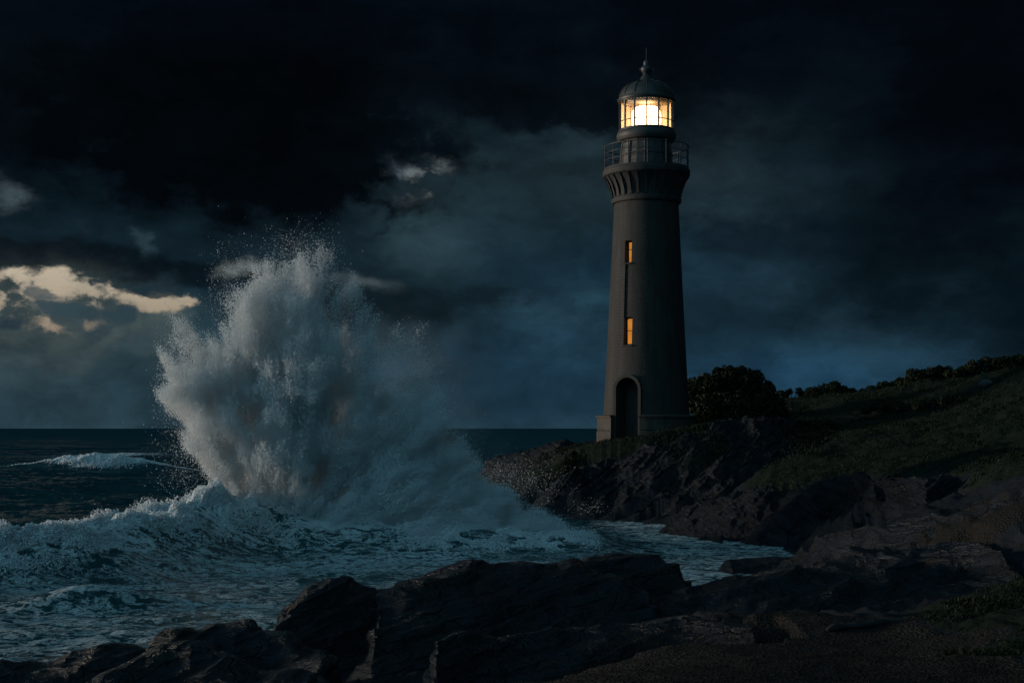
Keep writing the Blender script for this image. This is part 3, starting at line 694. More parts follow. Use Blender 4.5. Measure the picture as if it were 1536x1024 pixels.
# stray droplets thrown clear of the plume
dn2 = st(density(p+np.array([.0, 0, -.35])), 0, .3)*(1-st(dn, .1, .5))
cw2 = dn2*(.05+np.clip(fine+jet*1.6+.05, 0, 1)**1.3); cw2 /= cw2.sum(); ns = 17000
ix = rng.choice(len(p), ns, p=cw2); PT = p[ix]+rng.normal(0, .16, (ns, 3))
def sprinkle(px, py, sx, sy, n, Y=SY, sg=.8):
    a = np.c_[rng.normal(px, sx, n), rng.normal(py, sy, n)]
    yy = rng.normal(Y, sg, n)
    return np.c_[(a[:, 0]-768)/F*yy, yy, CH-(a[:, 1]-642)/F*yy]
SPK = np.concatenate([sprinkle(285,690,28,40,2600), sprinkle(655,640,22,40,4200,57), sprinkle(742,712,30,14,1500,59), sprinkle(800,722,28,14,900,60), sprinkle(640,660,40,30,2200,57), sprinkle(448,388,28,24,3200), sprinkle(255,560,12,40,2500), sprinkle(345,445,18,36,2500), sprinkle(885,760,16,7,250,66)])
PT = np.concatenate([PT, SPK])
PA = np.concatenate([PS, PT]); rr = np.concatenate([rr, .0046*(1+rng.pareto(2.5, len(PT)).clip(0, 3))])
ok = PA[:, 2] > -.1
droplets("sea_spray", PA[ok], rr[ok], "tall burst of white spray thrown up by the breaking wave", "spray")
# fine mist hanging in and behind the plume
bm = bmesh.new(); bmesh.ops.create_cube(bm, size=1.0, matrix=Matrix.Translation((-5.5, 56, 6.2))@Matrix.Diagonal((21, 11, 12.8, 1)))
m, k, out = material("spray_mist"); g = k.n.new('ShaderNodeNewGeometry').outputs['Position']
nz = k.noise(g, .33, 6, .62, color=True); gp = k.v('ADD', g, k.v('SCALE', centred_vec(k, nz), 3.0))
tot = None
for (px, py, rx, ry, oy, dn_) in [(500,560,95,110,1.0,.6), (575,590,100,90,1.5,.55), (620,640,120,90,1.2,.5), (690,760,100,42,.4,.5), (775,795,80,28,-.2,.4), (650,800,120,40,-.8,.8), (430,720,80,55,-.3,.7), (640,620,90,100,2.4,.2)]:
    c_ = W(px, py, SY); q_ = k.mapping(gp, (c_[0], SY+oy, c_[2]), (0, 0, 0), (rx*SY/F, 1.5, ry*SY/F), 'TEXTURE')
    e_ = k.m('MULTIPLY', k.m('EXPONENT', k.m('MULTIPLY', k.v('DOT_PRODUCT', q_, q_), -1.0)), dn_)
    tot = e_ if tot is None else k.m('ADD', tot, e_)
nd = k.step(k.noise(g, .8, 7, .62), .34, .66)
dens = k.m('MULTIPLY', k.m('SUBTRACT', k.m('MULTIPLY', tot, k.m('ADD', nd, .25)), .05, clamp=True), MIST)
vol = k.n.new('ShaderNodeVolumePrincipled'); vol.inputs['Color'].default_value = (.97,.98,.985,1); vol.inputs['Anisotropy'].default_value = .25
k.put(vol.inputs['Density'], dens); k.l.new(vol.outputs[0], out.inputs['Volume'])
mist = bm_obj("spray_mist", bm, m); tag(mist, "soft mist hanging in and behind the burst of spray", "mist", None, 'stuff')
# froth along the roller
seg = np.linalg.norm(np.diff(ROL[2:-1, :2], axis=0), axis=1); al = np.r_[0, np.cumsum(seg)]
n = 460000
s_ = rng.uniform(0, al[-1], n); X0 = np.interp(s_, al, ROL[2:-1, 0]); Y0 = np.interp(s_, al, ROL[2:-1, 1]); H0 = np.interp(s_, al, ROL[2:-1, 2])
lx = X0+rng.normal(0, .5, n); side = rng.normal(0, 1, n); ly = Y0-np.where(side > 0, side*1.15, side*.7)
hs = np.empty(n)
for s0 in range(0, n, 60000): hs[s0:s0+60000] = sea_h(lx[s0:s0+60000], ly[s0:s0+60000])[0]
pp = np.c_[lx, ly, hs]
cl = fbm(pp*np.array([.8, .8, .8]), 4, .6)
thick = np.clip(.10+1.0*cl, .0, 1.0)*np.clip(H0, .3, 1.2)*np.exp(-(np.abs(side)/2.0)**2)
dz_ = rng.uniform(-.02, 1, n)*thick
kp = (thick > .04) & ~((X0 > -8.6) & (X0 < -3.5) & (side > .25))
pp[:, 2] += dz_
pp = pp[kp]; droplets("wave_foam", pp, .010*(1+rng.pareto(2.6, len(pp)).clip(0, 3)), "frothing white crest of the breaking wave in front of the spray", "foam")
# far breaker froth
n = 26000
fx = rng.normal(-43, 3.3, n); env = np.exp(-((fx+43)/5.5)**2); fy = 149-.05*(fx+43)-np.abs(rng.normal(0, 1.1, n))*env+.4
fz = sea_h(fx, fy)[0]+np.clip(fbm(np.c_[fx*.6, fy*.6, 0*fx], 4, .6)*.9+.25, 0, 1)*rng.uniform(0, .75, n)*env
droplets("whitecap_foam", np.c_[fx, fy, fz], .03*(1+rng.pareto(2.6, n).clip(0, 2)), "white crest of a smaller wave breaking far out at left", "foam")

# ------------------------------------------------------------------ lighthouse
TX, TY = W(969.5, 642, 80)[:2]
PXM = 80/F
def zt(py): return CH-(py-642)*PXM
lh = tag(empty("lighthouse", (TX, TY, zt(668))), "tall weathered stone lighthouse with a glowing lantern room", "lighthouse")
BZ = zt(668)
def lathe_bm(prof, seg=96, cap=True, rot=0.0):
    bm = bmesh.new(); rings = []
    for (r, z) in prof:
        rings.append([bm.verts.new((r*math.cos(2*math.pi*i/seg+rot), r*math.sin(2*math.pi*i/seg+rot), z-BZ)) for i in range(seg)])
    for a, b in zip(rings[:-1], rings[1:]):
        for i in range(seg): bm.faces.new((a[i], a[(i+1) % seg], b[(i+1) % seg], b[i]))
    if cap:
        bm.faces.new(list(reversed(rings[0]))); bm.faces.new(rings[-1])
    bm.normal_update(); return bm
def add_box(bm, c, s, rz=0.0):
    g = bmesh.ops.create_cube(bm, size=1.0, matrix=Matrix.Translation(c)@Matrix.Rotation(rz, 4, 'Z')@Matrix.Diagonal((s[0], s[1], s[2], 1)))
    return g['verts']
def bar(bm, a, b, r, seg=8):
    a = Vector(a); b = Vector(b); d = b-a; q = d.to_track_quat('Z', 'Y').to_matrix().to_4x4()
    bmesh.ops.create_cone(bm, cap_ends=True, segments=seg, radius1=r, radius2=r, depth=d.length, matrix=Matrix.Translation((a+b)/2)@q)
def ring(bm, r, z, th, seg=72):
    n = 8; vs_ = []
    for i in range(seg):
        A = 2*math.pi*i/seg
        vs_.append([bm.verts.new(((r+th*math.cos(2*math.pi*j/n))*math.cos(A), (r+th*math.cos(2*math.pi*j/n))*math.sin(A), z-BZ+th*math.sin(2*math.pi*j/n))) for j in range(n)])
    for i in range(seg):
        a, b = vs_[i], vs_[(i+1) % seg]
        for j in range(n): bm.faces.new((a[j], b[j], b[(j+1) % n], a[(j+1) % n]))
def rad(z):                                    # shaft radius
    t_ = (z-zt(640))/(zt(305)-zt(640)); return 2.40+(1.80-2.40)*t_+.05*(1-t_)**3
PHI = R(-31.5)                                    # doors and windows face left of the viewer
DN = Vector((math.sin(PHI), -math.cos(PHI), 0)); DT = Vector((math.cos(PHI), math.sin(PHI), 0)); DRZ = PHI
def arch_prism(bm, wid, z0, z1, y0, y1, arch=True, n=14):
    """prism with an arched head; y measured outward along DN"""
    hw = wid/2; pts = [(-hw, z0), (hw, z0)]
    if arch:
        zc = z1-hw
        pts += [(hw*math.cos(math.pi*i/n), zc+hw*math.sin(math.pi*i/n)) for i in range(n+1)]
    else: pts += [(hw, z1), (-hw, z1)]
    fr = [bm.verts.new(DT*x+DN*y1+Vector((0, 0, z-BZ))) for x, z in pts]
    bk = [bm.verts.new(DT*x+DN*y0+Vector((0, 0, z-BZ))) for x, z in pts]
    bm.faces.new(fr); bm.faces.new(list(reversed(bk)))
    for i in range(len(pts)):
        j = (i+1) % len(pts); bm.faces.new((fr[j], fr[i], bk[i], bk[j]))
def arch_face(bm, wid, z0, z1, y, arch=True, n=14):
    hw = wid/2; pts = [(-hw, z0), (hw, z0)]
    if arch: pts += [(hw*math.cos(math.pi*i/n), z1-hw+hw*math.sin(math.pi*i/n)) for i in range(n+1)]
    else: pts += [(hw, z1), (-hw, z1)]
    bm.faces.new([bm.verts.new(DT*x+DN*y+Vector((0, 0, z-BZ))) for x, z in pts])
def cut(o, cutters):
    for cbm in cutters:
        bmesh.ops.recalc_face_normals(cbm, faces=cbm.faces)
        cm = bpy.data.meshes.new("cut"); cbm.to_mesh(cm); cbm.free(); co = bpy.data.objects.new("cut", cm); col.objects.link(co)
        co.matrix_world = o.matrix_world.copy() if o.parent is None else Matrix.Translation(lh.location)
        md = o.modifiers.new("b", 'BOOLEAN'); md.operation = 'DIFFERENCE'; md.object = co; md.solver = 'EXACT'
        bpy.context.view_layer.update()
        dg = bpy.context.evaluated_depsgraph_get()
        me = bpy.data.meshes.new_from_object(o.evaluated_get(dg)); o.modifiers.clear(); o.data = me
        bpy.data.objects.remove(co); bpy.data.meshes.remove(cm)
DOORZ0, DOORZ1 = zt(658), zt(568)
WINS = [(zt(399), zt(366), .44), (zt(520), zt(479), .52)]
WPHI = (R(-36.5), R(-33.5))
def face(a):
    global DN, DT, DRZ
    DN = Vector((math.sin(a), -math.cos(a), 0)); DT = Vector((math.cos(a), math.sin(a), 0)); DRZ = a
prof = [(rad(z), z) for z in np.linspace(zt(670), zt(304), 26)]
shaft = bm_obj("shaft", lathe_bm(prof, 128), M_STONE, lh, True)
cs = []
b = bmesh.new(); arch_prism(b, 1.34, DOORZ0-.8, DOORZ1, .9, 4.0); cs.append(b)
for wi, (z0, z1, wd) in enumerate(WINS):
    face(WPHI[wi]); b = bmesh.new(); arch_prism(b, wd, z0, z1, rad(z0)-.45, 4.0, arch=False); cs.append(b)
face(R(-35))
zz0, zz1 = WINS[1][1]+.0, WINS[0][0]-.0
b = bmesh.new()
pts = [(zz0-.02, rad(zz0)), (zz1+.02, rad(zz1))]
vs8 = []
for y_off in (-.10, 3.0):
    for (z, r_) in pts:
        for sx in (-.22, .22): vs8.append(b.verts.new(DT*sx+DN*(r_+y_off)+Vector((0, 0, z-BZ))))
for f in ((0,1,3,2),(4,6,7,5),(0,4,5,1),(2,3,7,6),(0,2,6,4),(1,5,7,3)): b.faces.new([vs8[i] for i in f])
cs.append(b)
cut(shaft, cs)
face(PHI)
def auto_smooth(o, a=35):
    me = o.data
    me.polygons.foreach_set('use_smooth', np.ones(len(me.polygons), dtype=bool))
    bm = bmesh.new(); bm.from_mesh(me)
    for e in bm.edges:
        if len(e.link_faces) == 2 and e.calc_face_angle(0) > R(a): e.smooth = False
    bm.to_mesh(me); bm.free()
auto_smooth(shaft)
plinth = bm_obj("plinth", lathe_bm([(2.80, zt(690)), (2.80, zt(647)), (2.74, zt(646.2)), (2.74, zt(644.6)), (2.78, zt(643.8)), (2.76, zt(626.5)), (2.86, zt(626)), (2.86, zt(623.5)), (2.42, zt(622))], 96), M_PLINTH, lh, True)
b = bmesh.new(); arch_prism(b, 1.75, zt(700), zt(600), .5, 4.0, arch=False); cut(plinth, [b]); auto_smooth(plinth)
# arched surround of the doorway and the door
zr = 2.38
b = bmesh.new(); n = 20; ho, hi_ = .84, .674
def arc_pts(h, zc, z0): return [(h, z0)]+[(h*math.cos(math.pi*i/n), zc+h*math.sin(math.pi*i/n)) for i in range(n+1)]+[(-h, z0)]
zc = DOORZ1-.67
o_, i_ = arc_pts(ho, zc, DOORZ0-.6), arc_pts(hi_, zc, DOORZ0-.6)
V4 = [[b.verts.new(DT*x+DN*y+Vector((0, 0, z-BZ))) for (x, z) in pts] for (pts, y) in ((o_, zr+.05), (i_, zr+.05), (i_, zr-.45), (o_, zr-.45))]
for a, c_ in ((0,1),(1,2),(2,3),(3,0)):
    for i in range(len(o_)-1): b.faces.new((V4[a][i], V4[a][i+1], V4[c_][i+1], V4[c_][i]))
bmesh.ops.recalc_face_normals(b, faces=b.faces)
bm_obj("door_surround", b, M_STONE, lh)
b = bmesh.new(); arch_prism(b, 1.33, DOORZ0-.3, DOORZ1-.01, 1.10, 1.22)
for k_ in range(7): add_box(b, DT*(-.54+.18*k_)+DN*1.23+Vector((0, 0, zt(625)-BZ)), (.155, .03, 2.0), DRZ)
bmesh.ops.recalc_face_normals(b, faces=b.faces)
door = bm_obj("door", b, M_DOOR, lh)
b = bmesh.new(); bar(b, DT*.45+DN*1.27+Vector((0, 0, zt(630)-BZ)), DT*.45+DN*1.27+Vector((0, 0, zt(622)-BZ)), .03); bm_obj("handle", b, M_IRON, door)
for wi, (z0, z1, wd) in enumerate(WINS):
    face(WPHI[wi]); r_ = rad(z0)-.40
    b = bmesh.new(); th = .06
    for sx in (-1, 1): add_box(b, DT*(sx*(wd/2-th/2))+DN*r_+Vector((0, 0, (z0+z1)/2-BZ)), (th, .06, z1-z0), DRZ)
    for zz in (z0+.04, z1-.04): add_box(b, DT*0+DN*(r_+.003)+Vector((0, 0, zz-BZ)), (wd-.004, .06, .08), DRZ)
    add_box(b, DN*(r_+.005)+Vector((0, 0, z0+(z1-z0)*(.62 if wi == 0 else .52)-BZ)), (wd-.1, .04, .035), DRZ)
    fr = bm_obj("window", b, M_IRON, lh)
    if wi == 0:
        fr['label'] = "upper narrow lit window"
    else: fr['label'] = "lower taller lit window"
    b = bmesh.new(); arch_face(b, wd-.06, z0+.03, z1-.03, r_-.01, arch=(wi == 1)); bm_obj("pane", b, M_WINDOW, fr)
    b = bmesh.new(); add_box(b, DN*(rad(z0)-.10)+Vector((0, 0, z0-.04-BZ)), (wd+.10, .32, .075), DRZ); bm_obj("sill", b, M_STONE, fr)
# cornice band, flared corbel, gallery
auto_smooth(bm_obj("cornice_band", lathe_bm([(1.80, zt(307)), (1.93, zt(306)), (1.97, zt(303)), (1.97, zt(300)), (1.90, zt(299)), (1.87, zt(297))], 96), M_GALLERY, lh, True))
cor = []
for i in range(14):
    t_ = i/13; cor.append((1.87+.50*t_**2.0, zt(298)+(zt(266)-zt(298))*t_))
cor += [(2.42, zt(265.5)), (2.45, zt(263)), (2.45, zt(258)), (2.38, zt(256.5)), (2.38, zt(254)), (1.3, zt(253.8))]
gal = bm_obj("gallery", lathe_bm(cor, 96), M_GALLERY, lh, True); auto_smooth(gal)
for kx in range(28):
    A = 2*math.pi*(kx+.5)/28; b = bmesh.new(); rows = []
    for i in range(9):
        t_ = i/8; r_ = 1.87+.50*t_**2.0; z = zt(297)+(zt(267)-zt(297))*t_; pr = .05+.07*math.sin(math.pi*min(1, .15+t_))
        rows.append([b.verts.new(((r_+dr)*math.cos(A)-sx*.075*math.sin(A), (r_+dr)*math.sin(A)+sx*.075*math.cos(A), z-BZ)) for (dr, sx) in ((-.08, -1), (pr, -1), (pr, 1), (-.08, 1))])
    for a_, c_ in zip(rows[:-1], rows[1:]):
        for j in range(3): b.faces.new((a_[j], a_[j+1], c_[j+1], c_[j]))
    b.faces.new(rows[0]); b.faces.new(list(reversed(rows[-1]))); bmesh.ops.recalc_face_normals(b, faces=b.faces)
    bm_obj("corbel", b, M_GALLERY, gal)
rail = bm_obj("railing", (lambda b: (ring(b, 2.37, zt(222), .028), b)[1])(bmesh.new()), M_IRON, lh, True)
for zz in (232.5, 243): bm_obj("rail", (lambda b: (ring(b, 2.37, zt(zz), .018), b)[1])(bmesh.new()), M_IRON, rail, True)
for kx in range(14):
    A = 2*math.pi*(kx+.35)/14; b = bmesh.new(); bar(b, (2.37*math.cos(A), 2.37*math.sin(A), zt(255)-BZ), (2.37*math.cos(A), 2.37*math.sin(A), zt(220)-BZ), .03); bm_obj("post", b, M_IRON, rail)
b = bmesh.new(); bar(b, (2.30, -.45, zt(255)-BZ), (2.30, -.45, zt(212)-BZ), .022); bm_obj("post", b, M_IRON, rail)
# watch room with recessed panels
wr = bm_obj("watch_room", lathe_bm([(1.56, zt(254)), (1.56, zt(251.5)), (1.50, zt(251)), (1.37, zt(217)), (1.42, zt(216)), (1.42, zt(212))], 20, rot=R(9)), M_WATCH, lh)
for kx in range(10):
    A = 2*math.pi*kx/10+R(9); b = bmesh.new(); bar(b, (1.51*math.cos(A), 1.51*math.sin(A), zt(251)-BZ), (1.385*math.cos(A), 1.385*math.sin(A), zt(217)-BZ), .05, 6); bm_obj("pilaster", b, M_WATCH, wr)
    A2 = A+math.pi/10; b = bmesh.new()
    add_box(b, (1.44*math.cos(A2), 1.44*math.sin(A2), zt(234)-BZ), (.05, .82, .07), A2); bm_obj("panel_bar", b, M_WATCH, wr)
auto_smooth(bm_obj("lantern_base", lathe_bm([(1.42, zt(214)), (1.56, zt(213)), (1.66, zt(209)), (1.68, zt(204)), (1.62, zt(200)), (1.55, zt(198.5)), (1.55, zt(197)), (.3, zt(196.8))], 72), M_WATCH, lh, True))
# lantern room
LZ0, LZ1 = zt(197.5), zt(153.5); LR = 1.52
lan = bm_obj("lantern_room", (lambda b: (ring(b, LR, LZ0+.03, .05), ring(b, LR, LZ1-.03, .06), b)[2])(bmesh.new()), M_IRON, lh, True)
NM = 14
for kx in range(NM):
    A = 2*math.pi*(kx+.32)/NM; b = bmesh.new(); add_box(b, (LR*math.cos(A), LR*math.sin(A), (LZ0+LZ1)/2-BZ), (.10, .075, LZ1-LZ0), A); bm_obj("mullion", b, M_IRON, lan)
for zz in (184.5,): bm_obj("glazing_bar", (lambda b: (ring(b, LR, zt(zz), .026), b)[1])(bmesh.new()), M_IRON, lan, True)
bm_obj("glass", lathe_bm([(LR-.03, LZ0+.02), (LR-.03, LZ1-.02)], NM*4, cap=False), M_GLASS, lan, True)
b = bmesh.new(); n = 40; v0 = [];
for i in range(n+1):
    A = R(4)+R(172)*i/n; v0.append((b.verts.new((1.40*math.cos(A), 1.40*math.sin(A), LZ0-BZ)), b.verts.new((1.40*math.cos(A), 1.40*math.sin(A), LZ1-BZ))))
for a_, c_ in zip(v0[:-1], v0[1:]): b.faces.new((a_[0], a_[1], c_[1], c_[0]))
bm_obj("curtain", b, M_LINING, lan, True)
bm_obj("ceiling", lathe_bm([(1.47, LZ1-.02), (1.2, LZ1+.10), (.3, LZ1+.22)], 48), M_LINING, lan, True)
bm_obj("lens", lathe_bm([(.60, zt(198)), (.78, zt(194)), (.84, zt(180)), (.80, zt(168)), (.62, zt(162))], 40), M_LENS, lan, True)
for kx in range(8):
    A = 2*math.pi*(kx+.2)/8; b = bmesh.new(); bar(b, (.9*math.cos(A), .9*math.sin(A), LZ0-BZ), (.9*math.cos(A), .9*math.sin(A), zt(160)-BZ), .018, 6); bm_obj("lens_frame", b, M_IRON, lan)
# dome
dome = bm_obj("dome", lathe_bm([(1.50, LZ1), (1.62, LZ1+.01), (1.64, LZ1+.10), (1.56, LZ1+.16)]+[(1.54*math.cos(x)**.85, LZ1+.16+1.02*math.sin(x)) for x in np.linspace(.08, 1.18, 12)]+[(.56, zt(125.6)), (.50, zt(124.5)), (.36, zt(119)), (.20, zt(113)), (.17, zt(111))], 72), M_DOME, lh, True)
auto_smooth(dome, 28)
for kx in range(14):
    A = 2*math.pi*(kx+.32)/14; b = bmesh.new(); pv = None
    for x in np.linspace(.08, 1.18, 9):
        q = (1.555*math.cos(x)**.85*math.cos(A), 1.555*math.cos(x)**.85*math.sin(A), LZ1+.175+1.02*math.sin(x)-BZ)
        if pv: bar(b, pv, q, .022, 6)
        pv = q
    bm_obj("dome_rib", b, M_DOME, dome)
auto_smooth(bm_obj("finial", lathe_bm([(.17, zt(112)), (.20, zt(110.5)), (.22, zt(110)), (.29, zt(107.5)), (.33, zt(104.5)), (.29, zt(101.5)), (.20, zt(99.5)), (.15, zt(98)), (.17, zt(95)), (.13, zt(92)), (.05, zt(91)), (.022, zt(90)), (.010, zt(72))], 32), M_IRON, dome, True), 45)
b = bmesh.new(); bar(b, (.42, -.1, zt(124)-BZ), (.42, -.1, zt(108)-BZ), .016); bm_obj("lightning_rod", b, M_IRON, dome)
for sx in (-1, 1):
    b = bmesh.new(); add_box(b, (sx*.33, 0, zt(104.5)-BZ), (.14, .05, .16)); bm_obj("vent_fin", b, M_IRON, dome)

# ------------------------------------------------------------------ vegetation
def leaves(P_, N_, size, mat, name, parent, jitter=.9):
    n = len(P_)
    d = N_+rng.normal(0, jitter, (n, 3)); d /= np.linalg.norm(d, axis=1, keepdims=True)
    t_ = np.cross(d, rng.normal(size=(n, 3))); t_ /= np.linalg.norm(t_, axis=1, keepdims=True); bt = np.cross(d, t_)
    s = size*rng.uniform(.6, 1.35, n)[:, None]
    V = np.stack([P_-t_*s, P_-bt*s*.45, P_+t_*s, P_+bt*s*.45], 1).reshape(-1, 3)
    return np_mesh(name, V, np.arange(n*4, dtype=np.int32).reshape(-1, 4), mat, parent, smooth=False)
def tube(bm, pts, rads, seg=7):
    for a_, b_, r0, r1 in zip(pts[:-1], pts[1:], rads[:-1], rads[1:]):
        a_, b_ = Vector(a_), Vector(b_); d = b_-a_
        bmesh.ops.create_cone(bm, cap_ends=True, segments=seg, radius1=r0, radius2=r1, depth=d.length*1.04, matrix=Matrix.Translation((a_+b_)/2)@d.to_track_quat('Z', 'Y').to_matrix().to_4x4())
def shrub(name, base, lobes, nleaf, size, label, cat, group=None):
    """lobes: (dx, dy, dz, rx, ry, rz) relative to base"""
    root = tag(empty(name, base), label, cat, group)
    P_, N_ = [], []
    vol = np.array([l[3]*l[5] for l in lobes]); cnt = (nleaf*vol/vol.sum()).astype(int)
    for l, c_ in zip(lobes, cnt):
        d = rng.normal(size=(c_, 3)); d /= np.linalg.norm(d, axis=1, keepdims=True)
        rr_ = rng.uniform(0, 1, c_)**.35
        sc_ = np.array(l[3:6]); q = d*rr_[:, None]
        bump = 1+.30*fbm(d*2.3+np.array(l[:3])*3, 3)+.0
        P_.append(np.array(l[:3])+q*sc_*bump[:, None]); N_.append(d)
    P_ = np.concatenate(P_); N_ = np.concatenate(N_)
    holes = fbm(P_*1.5+base[0], 3) > -.16
    P_, N_ = P_[holes], N_[holes]
    kp = P_[:, 2] > -.25; P_, N_ = P_[kp], N_[kp]
    leaves(P_, N_, size, M_LEAF, "crown", root)
    b = bmesh.new()
    for l in lobes:
        mid = (l[0]*.45, l[1]*.45, max(.1, l[2]*.5)); tube(b, [(l[0]*.12, l[1]*.12, -.3), mid, (l[0], l[1], l[2])], [.10*max(l[3], .4), .07*max(l[3], .4), .03])
    bm_obj("trunk", b, M_BARK, root)
    return root
def lobeset(wd, ht, n, seed):
    r_ = random.Random(seed); L = []
    for i in range(n):
        x = (i+.5)/n*2-1; hh = ht*(1-.55*abs(x)**1.6)*(.82+.3*r_.random())
        rad_ = ht*.34*(.8+.5*r_.random())
        L.append((x*wd/2*.86, r_.uniform(-.5, .5)*wd*.2, max(.2, hh-rad_), rad_*1.15, rad_, rad_))
        if r_.random() < .75: L.append((x*wd/2*.9+r_.uniform(-.3, .3), r_.uniform(-.5, .5)*wd*.25, hh*.42, rad_*1.2, rad_*1.1, rad_))
    return L
def ground_z(x, y): return float(height(np.array([x]), np.array([y]))[0])
bc = W(1096, 620, 85)
gz_ = ground_z(bc[0], 85)
BL = [(-2.7,.4,1.3,1.0,.9,.9), (-2.1,.2,1.9,.8,.8,.7), (-1.2,0,2.05,1.0,1.0,.85), (-.2,.2,2.45,.95,1.0,.8), (.55,0,2.75,.6,.7,.5), (.1,.1,3.0,.4,.45,.35), (1.1,-.1,2.3,.95,1.0,.8), (1.55,0,2.7,.35,.4,.3), (1.9,.1,1.75,.85,.9,.75), (2.5,0,1.0,.75,.8,.7), (3.0,.1,.45,.6,.7,.45), (-1.4,-.5,.8,1.3,1,.9), (0,-.7,.9,1.5,1.0,1.0), (1.3,-.6,.8,1.3,.9,.9), (-.75,.1,2.85,.35,.4,.32), (2.2,0,2.15,.3,.3,.28)]
top_needed = W(1096, 549, 85)[2]
sc = (top_needed-gz_)/3.25
BL = [(a*1.0, b_, c_*sc, d*1.0, e_, f_*max(1, sc*.9)) for (a, b_, c_, d, e_, f_) in BL]
shrub("bush", (bc[0], 85, gz_), BL, 26000, .13, "large dark leafy bush against the right side of the lighthouse", "bush")
SH = [(1000,632,83,1.8,.9,"low dark bush half hidden behind the lighthouse foot"),(1190,604,98,4.2,.8,"low shrub just right of the large bush on the skyline"),(1246,600,97,3.8,1.05,"rounded shrub standing alone on the skyline dip"),(1302,600,96,4.4,.7,"flat shrub on the skyline right of the rounded one"),
      (1345,592,94,4.0,.95,"shrub at the foot of the rising skyline"),(1382,582,92,3.6,.9,"dense shrub on the skyline below the domed one"),(1418,570,90,4.6,1.0,"domed shrub halfway up the rising skyline"),(1462,566,87,4.4,.7,"broad low shrub on the upper skyline"),(1500,558,84,3.8,.8,"shrub on the upper skyline near the right edge"),(1536,550,81,4.4,.9,"topmost shrub at the right edge of the picture"),
      (1330,632,80,3.4,.7,"low dark shrub on the slope beneath the skyline dip"),(1420,612,76,3.8,.8,"dark mound of scrub high on the grassy slope"),(1225,640,78,2.8,.6,"low scrub on the slope between large bush and cliff top")]
for i, (px, py, Y, wd, ht, lab) in enumerate(SH):
    c_ = W(px, py, Y); shrub("shrub", (c_[0], Y, ground_z(c_[0], Y)), lobeset(wd, ht, 6, i), 7000, .10, lab, "shrub", "shrubs along the skyline" if i else None)
# grass
n = 480000
yy = 14+ (rng.uniform(0, 1, n)**1.25)*92; xx = rng.uniform(-.02, .47, n)*(yy+2)
Z, G, S = land(xx, yy); pn = fbm(np.c_[xx, yy, 0*xx]*.9, 4)
kp = (G+.55*pn > .50) & (Z > 1.2); xx, yy = xx[kp], yy[kp]; Z = land_detail(xx, yy, Z[kp], G[kp], S[kp])
inside = (np.hypot(xx-TX, yy-TY) > 2.95); xx, yy, Z = xx[inside], yy[inside], Z[inside]; n = len(xx)
clump = np.clip(.55+1.3*fbm(np.c_[xx, yy, 0*xx]*.6+5, 4), .25, 1.7)
hgt = np.clip(yy/30, .45, 1)*(.06+.14*rng.uniform(0, 1, n)**1.5)*clump; wdt = .008+yy*.00018
A = rng.uniform(0, 2*math.pi, n); ln = rng.normal(0, .45, (n, 2))*hgt[:, None]+np.c_[hgt*.35, hgt*0]
B0 = np.c_[xx, yy, Z-.02]; t_ = np.c_[np.cos(A), np.sin(A), 0*A]*wdt[:, None]
mid = B0+np.c_[ln*.35, hgt*.6]
V = np.stack([B0-t_, B0+t_, mid+t_*.7, B0+np.c_[ln, hgt], mid-t_*.7], 1).reshape(-1, 3)
Fi = (np.arange(n)*5)[:, None]
F5 = Fi+np.array([[0, 1, 2, 3, 4]])
tag(np_mesh("grass", V, F5, M_GRASS, smooth=False), "rough dark grass over the headland slope", "grass", None, 'stuff')
# pebbles
n = 60000
yy = 10.5+29*rng.uniform(0, 1, n)**1.6; xx = (rng.uniform(-.02, .40, n))*yy
Z, G, S = land(xx, yy); kp = (S+.4*fbm(np.c_[xx, yy, 0*xx]*.9, 3) > .5); Zp = land_detail(xx[kp], yy[kp], Z[kp], G[kp], S[kp]); xx, yy = xx[kp], yy[kp]; n = len(xx)
OC = np.array([[1,0,0],[-1,0,0],[0,1,0],[0,-1,0],[0,0,.6],[0,0,-.6]], dtype=np.float32)
OF = np.array([[0,2,4],[2,1,4],[1,3,4],[3,0,4],[2,0,5],[1,2,5],[3,1,5],[0,3,5]], dtype=np.int32)
A = rng.uniform(0, 6.28, n); ca, sa = np.cos(A)[:, None], np.sin(A)[:, None]
s = (.0055*(1+rng.pareto(2.6, n).clip(0, 2.5)))[:, None, None]
Vp = np.stack([OC[None, :, 0]*ca-OC[None, :, 1]*sa*.7, OC[None, :, 0]*sa+OC[None, :, 1]*ca*.7, np.repeat(OC[None, :, 2], n, 0)], -1)*s*(1+.25*rng.normal(size=(n, 6, 1)))
Vp = Vp+np.c_[xx, yy, Zp+.004][:, None, :]
m, k, out = material("pebbles"); c = k.mix(k.noise(k.coord('Object'), 30, 2, .5), (.006,.0055,.005), (.022,.019,.015)); principled(k, out, Base_Color=c, Roughness=.9, Specular_IOR_Level=.05)
tag(np_mesh("gravel", Vp.reshape(-1, 3), (OF[None]+(np.arange(n, dtype=np.int32)*6)[:, None, None]).reshape(-1, 3), m, smooth=True), "loose brown gravel in front of the rock ledges", "gravel", None, 'stuff')
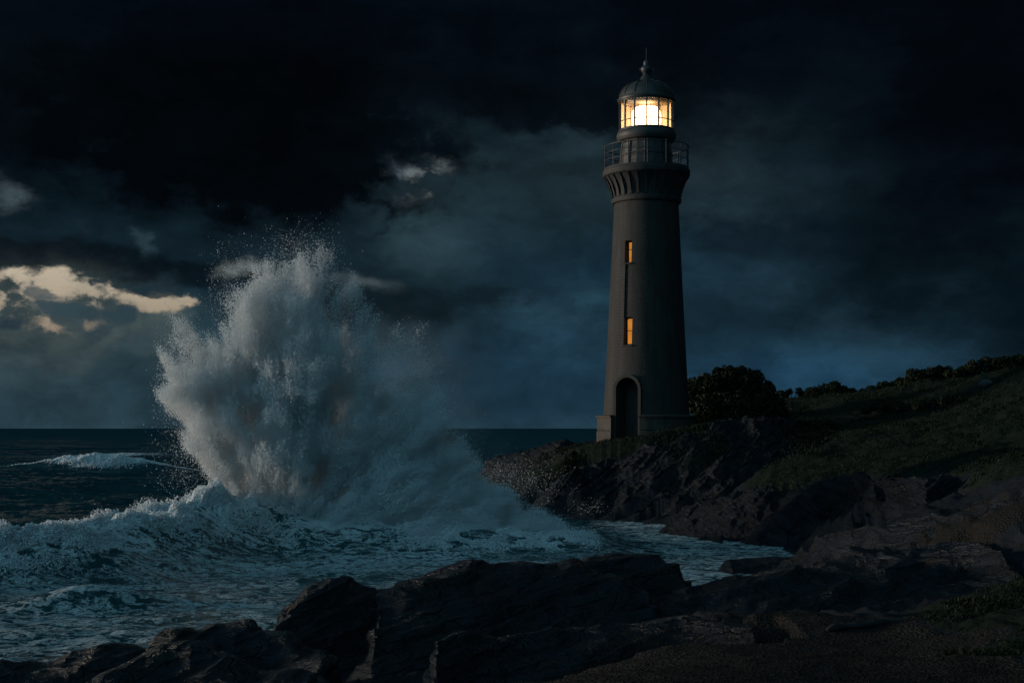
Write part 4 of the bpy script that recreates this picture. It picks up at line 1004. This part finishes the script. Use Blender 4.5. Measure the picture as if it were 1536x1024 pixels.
# log-shaped dark strip, put in for a line of rock edge and shadow
a0, a1 = W(1240, 948, 17.6), W(1405, 938, 18.2)
b = bmesh.new(); rows = []; dv = (a1-a0); dv[2] = 0; LN = np.linalg.norm(dv); dv /= LN; sv = np.array([-dv[1], dv[0], 0])
zb = ground_z(a0[0], a0[1])
for i in range(40):
    t_ = i/39; q = a0+(a1-a0)*t_; rr_ = .058*(1-.45*t_)*min(1, (t_*12+.25), ((1-t_)*10+.2))*(1+.25*math.sin(9*t_)*math.sin(23*t_))
    cz = ground_z(a0[0]+(a1-a0)[0]*round(t_*4)/4, a0[1]+(a1-a0)[1]*round(t_*4)/4)*.0+zb+(ground_z(a1[0], a1[1])-zb)*t_+.035
    off_ = .06*math.sin(4*t_)+.025*math.sin(13*t_)
    rows.append([b.verts.new((q[0]-a0[0]+sv[0]*(off_+rr_*math.cos(2*math.pi*j/12)), q[1]-a0[1]+sv[1]*(off_+rr_*math.cos(2*math.pi*j/12)), cz-zb+rr_*.8*math.sin(2*math.pi*j/12)*(1+.2*math.sin(3*j+i)))) for j in range(12)])
for r0, r1 in zip(rows[:-1], rows[1:]):
    for j in range(12): b.faces.new((r0[j], r1[j], r1[(j+1) % 12], r0[(j+1) % 12]))
b.faces.new(rows[0]); b.faces.new(list(reversed(rows[-1])))
dr = bm_obj("edge_shadow_strip", b, M_EDGE_SHADOW, None, True); dr.location = (a0[0], a0[1], ground_z(a0[0], a0[1])); tag(dr, "long dark log-shaped strip on the gravel, standing in for a shadowed rock edge", "edge_shadow")
# pale stone on the hill
def stone(px, py, Y, r_, label):
    c_ = W(px, py, Y); bm = bmesh.new(); bmesh.ops.create_icosphere(bm, subdivisions=4, radius=1)
    me = bpy.data.meshes.new("boulder"); bm.to_mesh(me); bm.free()
    v = np.empty(len(me.vertices)*3, np.float32); me.vertices.foreach_get('co', v); v = v.reshape(-1, 3)
    v = v*np.array(r_)*(1+.35*fbm(v*1.1+px, 4))[:, None]; me.vertices.foreach_set('co', v.ravel())
    o = link_mesh("boulder", me, M_PALE); o.location = (c_[0], Y, ground_z(c_[0], Y)+r_[2]*.3); tag(o, label, "boulder")
M_PALE = simple("pale_stone", (.045,.045,.046), .8, var=.5, scale=3)
stone(1480, 580, 78, (.40,.3,.24), "pale stone showing through the grass high on the right slope")
